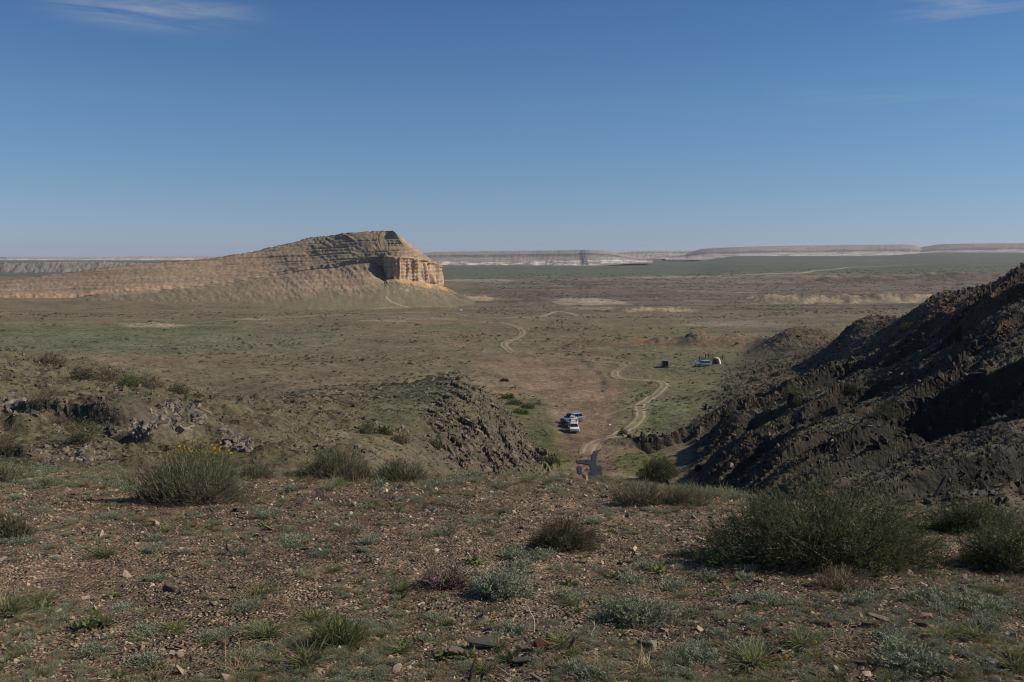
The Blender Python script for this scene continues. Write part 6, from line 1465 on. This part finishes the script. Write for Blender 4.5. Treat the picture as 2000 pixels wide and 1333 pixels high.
person(1392, 711, 2.4, 1, 'dark', 'brown', 'person in a dark jacket just left of the tent', d=332)
person(1408, 709.5, 2.9, 0, 'dark', 'navy', 'person in dark clothes at the right side of the tent', d=333)
person(1411, 709, -2.5, 2, 'navy', 'dark', 'person in navy right of the tent', d=335)
person(1414, 709, 3.0, 0, 'dark', 'dark', 'outermost dark clothed person right of the tent', d=334)
person(1440.5, 697.5, 2.0, 3, 'dark', 'dark', 'person in dark clothes walking on the grass well right of the tent')
person(1461, 693, -2.0, 0, 'dark', 'dark', 'person standing farthest right on the grass below the brown rise')
# ------------------------------------------------------------------ bags and litter by the camp
def heap(px, py, s_, m, label, name='bag', cat='bag', dmin=180, seed=1, parts_=3):
    rg = np.random.RandomState(seed); p = hit(px, py, dmin=dmin); root = empty(name, p, label=label, cat=cat)
    for k in range(parts_):
        bm = bmesh.new(); bmesh.ops.create_icosphere(bm, subdivisions=2, radius=.5)
        f = rg.randn(3)
        for v in bm.verts: v.co = Vector((v.co.x*s_*1.1, v.co.y*s_*.8, max(v.co.z, -.3)*s_*.65))*(1+.22*math.sin(v.co.x*9+f[0])*math.cos(v.co.y*8+f[1]))
        done(bm, 'lump', m, root, False, (rg.normal(0, s_*.5), rg.normal(0, s_*.3), s_*.16), (0, 0, rg.rand()*3))
heap(1311.5, 715.5, .5, mat('yellow_sack', (.62, .50, .16), .7), 'yellow bags on the grass right of the lone van', seed=2)
heap(1351.5, 712.5, .42, mat('lemon_sack', (.55, .50, .14), .7), 'yellow bag on the grass left of the camp', seed=3, parts_=2)
heap(1396.5, 714, .36, mat('red_bag', (.42, .10, .06), .7), 'red and orange bag in front of the tent', seed=4, parts_=2)
heap(1389, 712.5, .34, CL['white'], 'small white bundle beside the rear of the silver blue car', seed=5, parts_=2)
heap(1192, 831, .42, M_shade, 'crumpled white plastic sheet lying by the grass edge of the wash', name='plastic_sheet', cat='litter', seed=6, parts_=4)
heap(900, 606.5, 1.3, M_shade, 'small white patch far off at the foot of the butte', name='white_cloth', cat='litter', seed=7, parts_=2)
# ------------------------------------------------------------------ a label of its own for each plant and stone of a scattered group
bpy.context.view_layer.update()
ORD = ['closest to', 'second closest to', 'third closest to', 'fourth closest to', 'fifth closest to', 'sixth closest to', 'seventh closest to', 'eighth closest to', 'ninth closest to', 'tenth closest to', 'eleventh closest to', 'twelfth closest to']
ORD += ['%s closest to' % w for w in ('thirteenth fourteenth fifteenth sixteenth seventeenth eighteenth nineteenth twentieth twenty-first twenty-second twenty-third twenty-fourth twenty-fifth twenty-sixth twenty-seventh twenty-eighth twenty-ninth thirtieth thirty-first thirty-second thirty-third thirty-fourth thirty-fifth thirty-sixth thirty-seventh thirty-eighth thirty-ninth fortieth').split()]
NEARM = [(372,940,'left broom bush'), (665,900,'wide rim bush'), (785,910,'brownish rim bush'), (1100,1050,'round brown shrub'), (1600,1010,'largest green bush'), (1960,1080,'bush at the right edge'), (865,1135,'dead shrub with the magenta flower'),
 (980,1150,'feathery sage bush'), (948,1260,'large flat dark slab'), (1240,1200,'loose sage spread'), (392,1108,'orange dung balls'), (335,1150,'humped brown stone'), (660,1250,'rounded grass clump'), (205,1080,'spreading grass clump'), (1640,1140,'dry shrub below the largest bush'),
 (1936,1300,'mottled grey corner stone'), (1470,1290,'tall lower right grass'), (1800,1300,'bottom right sage clump'), (10,1200,'grass mass at the left edge'), (1255,970,'straw coloured rim shrub'), (618,986,'flat grey stone'), (455,1310,'dry grass at bottom left'), (1716,1222,'tilted brown slab'), (60,940,'left end of the rim'), (1000,950,'rim below the rocky spur'), (1140,1250,'upright bleached twig'), (200,1300,'bottom left corner')]
FARM = [(1120,830,'parked white cars'), (1300,712,'lone van'), (1401,705,'dome tent'), (1212,720,'upper bend of the twin ruts'), (1298,752,'right bend of the twin ruts'), (1250,800,'lower bend of the twin ruts'), (1020,650,'far bend of the track'), (985,675,'left bend of the far track'), (890,725,'top of the left spur'), (1510,735,'back of the middle ridge'),
 (100,700,'left skyline bushes'), (350,765,'last skyline bush'), (650,745,'bare brown patch'), (480,690,'middle of the left plain'), (200,660,'green strip on the left'), (700,660,'plain under the butte end'), (560,640,'plain below the long butte'), (1130,680,'small pale mound'), (1250,670,'orange mound'), (850,690,'plain behind the spur'), (1040,760,'head of the left green bushes'), (1650,690,'saddle of the right hill'), (30,650,'left edge of the plain'), (1450,700,'grass right of the tent'), (1560,705,'grass behind the middle ridge'), (1600,660,'knobbly low hill'), (1500,650,'left end of the knobbly low hill'), (1700,640,'notch below the reddish summit'), (1430,770,'left crag of the right hill'), (1350,800,'toe of the left crag')]
def relabel(prefix, marks, kinds):
    bins = {}
    for o in scn.objects:
        if o.parent or 'label' not in o: continue
        for start, word in kinds:
            if o['label'].startswith(start):
                x, y, z = o.location; px, py = topix(x, y, z); px, py = float(px), float(py)
                k = min(range(len(marks)), key=lambda i: math.hypot(px-marks[i][0], (py-marks[i][1])*1.5))
                bins.setdefault((word, k), []).append((math.hypot(px-marks[k][0], (py-marks[k][1])*1.5), o.name, o)); break
    for (word, k), L_ in bins.items():
        for q, (_, _, o) in enumerate(sorted(L_, key=lambda t: t[:2])): o['label'] = '%s, %s the %s' % (word, ORD[min(q, len(ORD)-1)], marks[k][2])
relabel('', NEARM, [('low grey green sage tuft scattered', 'low grey green sage tuft'), ('fine green grass clump scattered', 'fine green grass clump'), ('straw coloured grass clump scattered', 'straw coloured grass clump'), ('small broad leaved green plant scattered', 'small broad leaved plant')]
        + [('loose %s stone the' % c_, 'loose %s stone' % c_) for c_ in ('dark', 'brown', 'red', 'pale', 'white')])
relabel('', FARM, [('low dark shrub dotted', 'low dark steppe shrub')])
for k, (o, w) in enumerate(zip([o for o in scn.objects if o.get('label', '').startswith('one of the round orange')], ('leftmost', 'second from left', 'rightmost', 'lowest', 'uppermost'))):
    o['label'] = '%s of the round orange brown dung balls' % w
# ------------------------------------------------------------------ air
hz = bpy.data.materials.new('haze'); hz.use_nodes = True; ht = hz.node_tree; ht.nodes.clear()
ho = ht.nodes.new('ShaderNodeOutputMaterial'); hv = ht.nodes.new('ShaderNodeVolumePrincipled')
hv.inputs['Color'].default_value = (0.80, 0.88, 0.98, 1); hv.inputs['Density'].default_value = 4.0e-5; hv.inputs['Anisotropy'].default_value = 0.2
ht.links.new(hv.outputs[0], ho.inputs['Volume'])
zlo = float(Z.min())-1; zhi = max(16., float(G2[..., 2].max())+20) if 'G2' in globals() else 40.
zhi = 60.
bx = [(sx*12600, sy*12600, z) for z in (zlo, zhi) for sx, sy in ((-1,-1),(1,-1),(1,1),(-1,1))]
me = mesh_np('haze', bx, [(3,2,1,0),(4,5,6,7),(0,1,5,4),(1,2,6,5),(2,3,7,6),(3,0,4,7)], False, [hz])
obj('haze', me, kind='stuff', label='thin bluish haze over the plain')
print('TRIS', sum(len(m.polygons)*2 for m in bpy.data.meshes))
